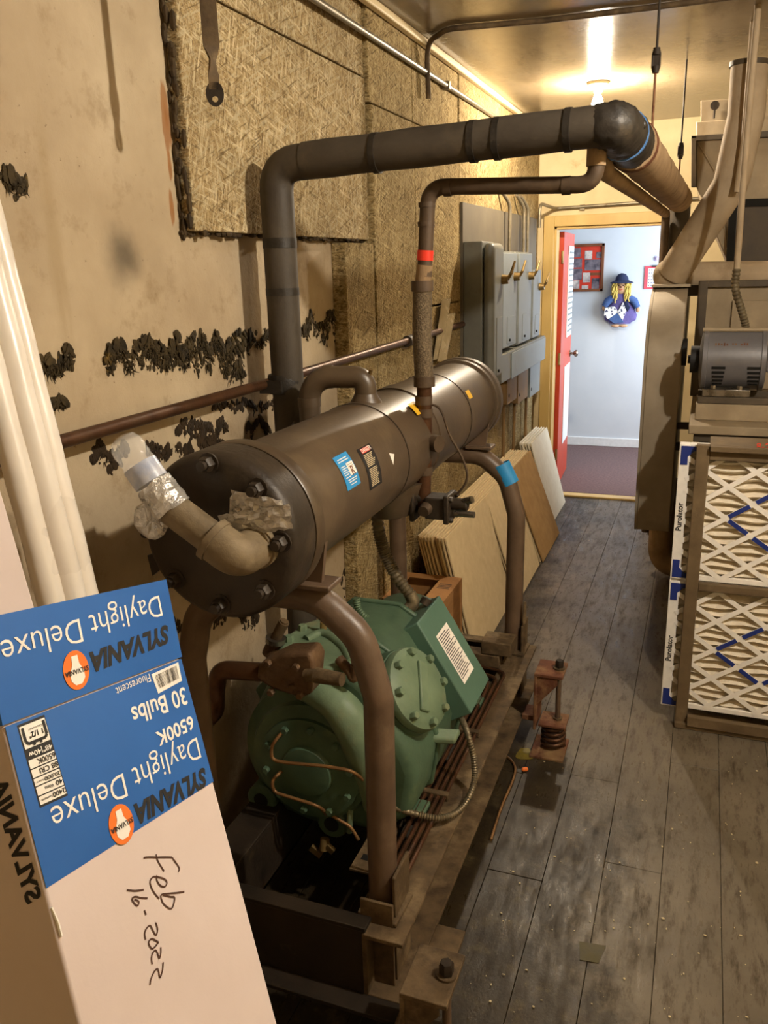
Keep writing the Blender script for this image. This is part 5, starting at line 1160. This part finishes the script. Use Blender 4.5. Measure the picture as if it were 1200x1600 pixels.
for s, t0, t1_, sa, sb in (('6500K', .45, .52, .95, .3), ('88 CRI', .565, .63, .95, .3), ('20,000', .675, .73, .95, .38), ('hours', .695, .72, .34, .1), ('40', .775, .835, .95, .7), ('Watts', .79, .83, .62, .3), ('2400', .89, .95, .95, .5), ('Lumens', .91, .94, .46, .1)): sptext(g, s, t0, t1_, sa, sb, bold=.01)
sptext(g, '1 1/2"', .13, .20, .78, .28, bold=.02); sptext(g, 'Diameter', .085, .11, .8, .3)
def seg(g, s0, t0, s1, t1_, w_=.035):
    a, b_ = bi(s0, t0, .002), bi(s1, t1_, .002); d = (b_-a).normalized(); n_ = Nd.cross(d)*.0014; g.add([a-n_, b_-n_, b_+n_, a+n_], [(0, 1, 2, 3)])
for s0, t0, s1, t1_ in ((.12, .05, .12, .22), (.88, .05, .88, .22), (.12, .22, .2, .25), (.88, .22, .8, .25), (.2, .25, .8, .25), (.38, .25, .38, .29), (.62, .25, .62, .29)): seg(g, s0, t0, s1, t1_)
mk('spec_text', g, M['ink_black'], pn_, smooth=0)
g = G(); sptext(g, '48"|40w', .33, .41, .94, .1, lift=.0016, bold=.02); mk('spec_heading', g, M['ink_white'], sp_, smooth=0)
# side lettering (narrow side towards the camera)
def onside(px, py, lift=.0008):
    r = ray(px, py); P0 = A0-Wd*lift; t = (P0-CAM).dot(Wd)/r.dot(Wd); return CAM+r*t
s0_, s1_ = onside(-4, 1222), onside(53, 1412); d_ = (s1_-s0_).normalized(); n_ = Wd.cross(d_).normalized()
if n_.x > 0: n_ = -n_
g = G(); V, Fc = textgeo('SYLVANIA', 1, bold=.035, shear=.3); xs = [v[0] for v in V]; ln = (s1_-s0_).length
g.add([s0_+d_*ln*(1-(x-min(xs))/(max(xs)-min(xs)))+n_*(-y*.028) for x, y in V], Fc); mk('side_lettering', g, M['ink_black'], bx_, smooth=0)
# handwriting in marker: Feb 16-2022
def hw(pts, oy): return [(190+x/10.909, oy+y/10.909) for x, y in pts]
strokes = [hw(p, 1320) for p in ([(375, 230), (400, 218), (480, 212), (600, 215), (720, 212), (860, 215)], [(860, 215), (930, 310), (985, 400), (970, 460)], [(588, 160), (605, 235), (650, 330), (725, 450)],
  [(605, 520), (595, 560), (620, 640), (670, 700), (730, 715), (770, 670), (765, 615), (710, 575), (620, 550), (545, 548), (500, 590), (488, 650), (510, 730), (560, 820), (640, 920)],
  [(1070, 800), (950, 818), (820, 830), (680, 852), (685, 940), (730, 1020), (830, 1090), (880, 1040), (905, 900), (830, 885), (700, 855)],
  [(90, 770), (230, 785), (380, 765)], [(445, 912), (330, 905), (250, 885), (190, 905), (190, 960), (265, 1040), (295, 970), (220, 930)], [(390, 1115), (420, 1195)])]
strokes += [hw(p, 1430) for p in ([(580, 125), (610, 200), (612, 280), (585, 340), (540, 270), (490, 180), (430, 220), (395, 310), (410, 420)], [(630, 460), (525, 405), (470, 440), (470, 500), (515, 570), (570, 540), (630, 460)],
  [(672, 545), (670, 650), (645, 735), (610, 640), (575, 600), (530, 650), (512, 740), (525, 835)], [(712, 800), (700, 930), (658, 1060), (635, 970), (612, 915), (560, 960), (505, 1080), (485, 1190)])]
g = G()
for s in strokes:
    P = spline([onface(x, y, .0006) for x, y in s], 6); R = []
    for i, p in enumerate(P):
        a = P[max(i-1, 0)]; b_ = P[min(i+1, len(P)-1)]; d = (b_-a).normalized(); n_ = Nd.cross(d)*.0009; R.append((p-n_, p+n_))
    base = len(g.v)
    for r in R: g.v += list(r)
    for i in range(len(R)-1): g.f.append((base+2*i, base+2*i+1, base+2*i+3, base+2*i+2))
mk('marker_writing', g, flat('brown_marker_ink', (74, 46, 34), .6), bx_, smooth=0)
mk('torn_edge', G().tube([onface(80, 1418, .001), onface(90, 1440, .0015), onface(96, 1463, .001)], .0015, 6), M['ink_white'], bx_)
# unseen low carton, added to hold up the lamp carton
bot = [A0+Ld_*BL-Nd*BT*k+Wd*BW*j for k in (0, 1) for j in (0, 1)]; bz = min(v.z for v in bot); bcn = sum(bot, Vector())/4
cr = mk('added_support_carton', G().box((bcn.x-.13, bcn.y-.18, 0), (bcn.x+.16, bcn.y+.22, bz-.001)), M['carton_kraft'], None, (bcn.x, bcn.y, 0), bevel=.004); tag(cr, 'added low brown carton under the lamp carton, below the picture', 'box')
# wrapped tube bundle and white carton behind
def lean(px, py, x): return at(px, py, x=x)
B0 = at(128, 905, x=-1.0); B1 = at(-14, 345, x=-1.14)
dv = (B1-B0).normalized(); bot_ = B0-dv*(B0.z-.03)/dv.z
top_ = B1+dv*.10; 
bd = thing('wrapped_tube_bundle', 'tall bundle of white plastic-wrapped lamp tubes leaning on the wall', 'tubes', tuple(bot_))
side = dv.cross(Vector((0, 0, 1)).cross(dv)).normalized(); sv_ = (Vector((0, 1, 0))-dv*dv.y).normalized(); ov = dv.cross(sv_).normalized()
if ov.x < 0: ov = -ov
for i in range(3):
    o_ = sv_*(-.040*i)+ov*(.010 if i == 1 else 0)
    P = resample([bot_+o_, top_+o_], .05)
    mk('lamp_tube', G().tube(P, lambda k: .0225+.0008*math.sin(k*1.7+i), 18), M['filmwhite'], bd)
# white carton to the left of the bundle
c0 = at(62, 975, x=-.82); c1 = at(-6, 740, x=-.853); dvc = (c1-c0).normalized(); cb = c0-dvc*(c0.z)/dvc.z; ct = c1+dvc*.15
wn = dvc.cross(Vector((0, 1, 0))).normalized()
if wn.x < 0: wn = -wn
g = G().prism([cb, ct, ct-Vector((0, .30, 0)), cb-Vector((0, .30, 0))], -wn*.05)
zmin = min(v.z for v in g.v)
for v in g.v: v.z += 0.001 if v.z < .05 else 0
zm_ = min(v.z for v in g.v)
for v in g.v: v.z = max(v.z, 0.0)
wc_ = mk('white_carton', g, M['carton_white'], None, tuple(cb), bevel=.003); tag(wc_, 'plain white carton leaning behind the blue lamp carton at the left edge', 'box')
# ================================================================== FLOOR BITS
ft = mk('drain_tube', G().tube(spline([at(771, 1177, z=.005), at(790, 1181, z=.005), at(804, 1196, z=.005), at(802, 1217, z=.005), at(783, 1262, z=.005), at(767, 1312, z=.005)], 8), .0045, 8), M['wirecopper'], None, tuple(at(790, 1230, z=0))); tag(ft, 'thin curled copper tube lying on the oily floor beside the skid', 'tube')
eb = mk('foam_earplug', G().lathe(at(820, 1202, z=.007), (.5, .3, .02), [(.003, -.012), (.007, -.008), (.008, .006), (.005, .011)], 12), M['ink_orange'], None, tuple(at(823, 1199, z=0))); tag(eb, 'small orange foam plug on the oily floor', 'earplug')
sc_ = mk('paper_scrap', G().prism([at(780, 1138, z=.001), at(808, 1134, z=.002), at(800, 1160, z=.003), at(782, 1163, z=.001)], (0, 0, .002)), M['steel_dirty'], None, tuple(at(793, 1148, z=0))); tag(sc_, 'grubby torn scrap lying against the skid rail', 'scrap')
ot = mk('tape_scrap', G().prism([at(905, 1471, z=.0006), at(947, 1478, z=.0006), at(935, 1505, z=.0006), at(906, 1500, z=.0006)], (0, 0, .0008)), pm('olive_tape', (74, 66, 22), (56, 48, 14), 20, .5), None, tuple(at(925, 1488, z=0))); tag(ot, 'olive tape remnant stuck on the floor planks', 'tape')
ps = mk('paint_spot', G().prism([at(820+13*math.cos(a)*(1+.25*math.sin(3*a)), 1178+11*math.sin(a)*(1+.2*math.cos(2*a)), z=.0004) for a in [2*math.pi*k/18 for k in range(18)]], (0, 0, .0008)), pm('olive_yellow_paint', (128, 112, 32), (92, 80, 24), 40, .5), None, tuple(at(820, 1178, z=0))); tag(ps, 'small olive yellow paint spot on the floor by the far spring', 'paint')
g = G(); R_ = random.Random(12)
for k in range(210):
    px, py = (R_.uniform(700, 1190), R_.uniform(1180, 1595)) if k > 80 else (R_.gauss(815, 18), R_.gauss(1215, 40))
    p = at(px, py, z=.001); s = R_.uniform(.0008, .003) if k > 80 else R_.uniform(.001, .0035)
    if p.x < -.44: continue
    g.sphere(p+Vector((0, 0, s*.4)), s*R_.uniform(.6, 2), s*R_.uniform(.6, 2), s*.6, 5, 3)
db = mk('floor_crumbs', g, M['crumb'], None, (-.2, 2.0, 0), smooth=0); tag(db, 'pale paint flakes and crumbs scattered over the floor', 'debris', kind='stuff')
# ================================================================== HALLWAY THINGS
# red door opened into the hallway
hx, hy = DX0+.012, YD+.135
dd = Vector((-.045, 1, 0)).normalized(); dn = Vector((dd.y, -dd.x, 0))
dr_ = tag(bpy.data.objects.new('door_1', None), 'red panelled door standing open into the hallway', kind='structure'); COL.objects.link(dr_); dr_.location = (hx, hy, 0)
def dpt(s, z, off=0): return Vector((hx, hy, 0))+dd*s+dn*off+Vector((0, 0, z))
def dbox(name, s0, s1, z0, z1, o0, o1, m, par=None, bev=.002):
    return mk(name, G().prism([dpt(s0, z0, o0), dpt(s1, z0, o0), dpt(s1, z1, o0), dpt(s0, z1, o0)], dn*(o1-o0)), m, par or dr_, bevel=bev)
lf_ = dbox('leaf', 0, .74, .012, 1.975, 0, .04, M['door_red'])
dbox('louvre_frame', .30, .66, 1.18, 1.88, .04, .048, M['white_trim'], lf_)
for k in range(15): dbox('louvre_slat', .34, .62, 1.22+k*.043, 1.235+k*.043, .048, .052, M['switch_lt'], lf_, 0)
dbox('lower_panel', .28, .66, .32, .95, .04, .046, M['white_trim'], lf_)
kn = mk('door_knob', G().lathe(dpt(.68, 1.02, .04), dn, [(.026, 0), (.026, .006), (.010, .012), (.010, .03), (.026, .042), (.028, .058), (.016, .068)], 20), M['chrome'], dr_)
for z in (.25, 1.0, 1.75): mk('hinge', G().cyl(dpt(-.004, z, .03), dpt(-.004, z+.09, .03), .009, seg=10), M['brass'], dr_)
# framed photo collage
def HW(px, py, off=0): return at(px, py, y=HY-off)
f = [HW(894, 381), HW(945.5, 380), HW(942.5, 455), HW(894, 455)]
fx0, fx1, fz0, fz1 = f[0].x-.12, f[1].x, f[2].z, f[1].z
pf = thing('photo_collage', 'wooden framed red photo collage on the hallway wall', 'picture', ((fx0+fx1)/2, HY, fz0))
fr = mk('picture_frame', G().box((fx0, HY-.025, fz0), (fx1, HY-.003, fz0+.025)).box((fx0, HY-.025, fz1-.025), (fx1, HY-.003, fz1)).box((fx0, HY-.025, fz0), (fx0+.025, HY-.003, fz1)).box((fx1-.025, HY-.025, fz0), (fx1, HY-.003, fz1)), M['frame_wood'], pf, bevel=.003)
bk = mk('red_backing', G().box((fx0+.02, HY-.012, fz0+.02), (fx1-.02, HY-.003, fz1-.02)), M['ink_red'], pf)
for px0, py0, px1, py1, mm in ((897, 388, 907, 402, 'photo1'), (897, 404, 909, 418, 'photo1'), (896, 420, 909, 437, 'photo1'), (896, 438, 905, 451, 'photo2'), (914, 392, 925, 405, 'photo2'), (914, 406, 938, 422, 'photo1'), (932, 394, 940, 403, 'photo1'), (911, 426, 922, 441, 'photo2'), (925, 435, 936, 451, 'photo1'), (909, 446, 919, 452, 'photo2')):
    a, b_ = HW(px0, py0, .013), HW(px1, py1, .013)
    mk('photo', G().box((a.x, HY-.014, b_.z), (b_.x, HY-.012, a.z)), M[mm], bk)
a, b_ = HW(922, 426, .013), HW(939, 430, .013); mk('caption_strip', G().box((a.x, HY-.014, b_.z), (b_.x, HY-.012, a.z)), M['frame_wood'], bk)
# pink calendar
a, b_ = HW(1008, 416), HW(1037, 451)
cl = thing('wall_calendar', 'small pink wall calendar with dotted white grid', 'calendar', ((a.x+b_.x)/2, HY, b_.z))
mk('calendar_card', G().box((a.x, HY-.010, b_.z), (b_.x, HY-.003, a.z)), M['pink'], cl)
w0, w1, z0_, z1_ = a.x+.03, b_.x-.015, b_.z+.015, a.z-.02
pg = mk('calendar_page', G().box((w0, HY-.012, z0_), (w1, HY-.010, z1_)), M['ink_white'], cl)
g = G()
for i in range(6):
    for j in range(6):
        x_ = w0+(w1-w0)*(i+.5)/6; z_ = z0_+(z1_-z0_)*(j+.5)/6; g.box((x_-.004, HY-.0128, z_-.004), (x_+.004, HY-.012, z_+.004))
mk('calendar_dots', g, M['ink_blue'], pg)
mk('calendar_clip', G().box((w0+.03, HY-.016, z1_+.012), (w1-.02, HY-.006, z1_+.026)), M['ink_black'], cl)
hk = HW(1026, 404); hkk = mk('wall_hook', G().lathe((hk.x, HY, hk.z), (0, -1, 0), [(.024, 0), (.024, .006), (.012, .010), (.008, .022), (.004, .024)], 18), pm('lilac_plastic', (188, 178, 214), (176, 166, 204), 20, .4), None, (hk.x, HY, hk.z)); tag(hkk, 'round lilac hook above the pink calendar', 'hook')
# rag doll
dc = HW(971, 480); dl = thing('rag_doll', 'cloth rag doll with blue hat, yellow yarn hair and patchwork dress hung on the wall', 'doll', (dc.x, HY, HW(970, 510).z))
dy = HY-.05
bz0, bz1 = HW(970, 505).z, HW(970, 456).z; bx0, bx1 = HW(945, 490).x, HW(996, 490).x; bxm = (bx0+bx1)/2; hwid = (bx1-bx0)/2
prof = [(.06, 1.0), (.10, .86), (.55*hwid, .72), (.82*hwid, .5), (hwid, .28), (.95*hwid, .12), (.6*hwid, .02), (.1, 0)]
R = [[Vector((bxm+r*math.cos(q), dy-.6*min(r, .07)*math.sin(q), bz0+(bz1-bz0)*h)) for q in [2*math.pi*k/24 for k in range(24)]] for r, h in prof]
body = mk('dress', G().rings(R), M['purple'], dl)
def patch(pts, m, off=.052):
    V = []
    for px, py in pts: p = HW(px, py); V.append(Vector((p.x, dy-off, p.z)))
    mk('dress_patch', G().prism(V, (0, .03, 0)), M[m], body, bevel=.004)
patch([(947, 480), (962, 478), (968, 487), (952, 498), (945, 492)], 'floral'); patch([(975, 471), (980, 485), (974, 500), (966, 487), (970, 480)], 'floral', .056)
patch([(952, 498), (966, 488), (976, 502), (962, 505)], 'denim', .054); patch([(980, 468), (986, 480), (982, 486), (977, 474)], 'navy', .054)
for s, (p0_, p1_, p2_) in ((0, ((960, 464), (951, 470), (946, 478))), (1, ((982, 464), (992, 470), (997, 480)))):
    P = [HW(*p0_), HW(*p1_), HW(*p2_)]; P = [Vector((v.x, dy-.02, v.z)) for v in P]
    am = mk('arm', G().tube(P, lambda i: (.032, .036, .028)[i], 12), M['denim'], dl); mk('hand', G().sphere(P[2]+Vector((.004*(1 if s else -1), 0, -.018)), .020, .018, .024, 10, 8), M['skin'], am)
hc = HW(972, 449); hc = Vector((hc.x, dy-.01, hc.z)); mk('head', G().sphere(hc, .062, .05, .068, 18, 12), M['skin'], dl); hdd = dl.children[-1]
mk('nose', G().sphere(hc+Vector((0, -.05, .006)), .010, .010, .010, 8, 6), M['frame_wood'], hdd)
for s in (-1, 1): mk('eye', G().sphere(hc+Vector((s*.02, -.046, .02)), .006, .005, .007, 8, 6), M['ink_black'], hdd)
mk('mouth', G().tube([hc+Vector((-.016, -.046, -.014)), hc+Vector((0, -.05, -.02)), hc+Vector((.016, -.046, -.014))], .003, 6), M['ink_red'], hdd)
g = G(); R_ = random.Random(5)
for s in (-1, 1):
    for k in range(26):
        x_ = hc.x+s*R_.uniform(.035, .082); z_ = hc.z+R_.uniform(-.0, .055); L_ = R_.uniform(.09, .15); y_ = dy-R_.uniform(.02, .055)
        g.tube([Vector((x_+.006*math.sin(j*1.9+k), y_+.004*math.cos(j*2+k), z_-L_*j/6)) for j in range(7)], .0062, 6)
mk('yarn_hair', g, M['straw'], dl)
hz_ = HW(972, 440).z; mk('hat', G().lathe((hc.x, dy-.01, hz_), (0, 0, 1), [(.02, -.002), (.105, -.012), (.106, -.006), (.062, .012), (.055, .04), (.034, .068), (.008, .076)], 24), M['navy'], dl)
for px in (963, 975): p = HW(px, 508); mk('shoe', G().sphere((p.x, dy-.03, p.z), .040, .03, .015, 14, 8), M['skin'], dl)
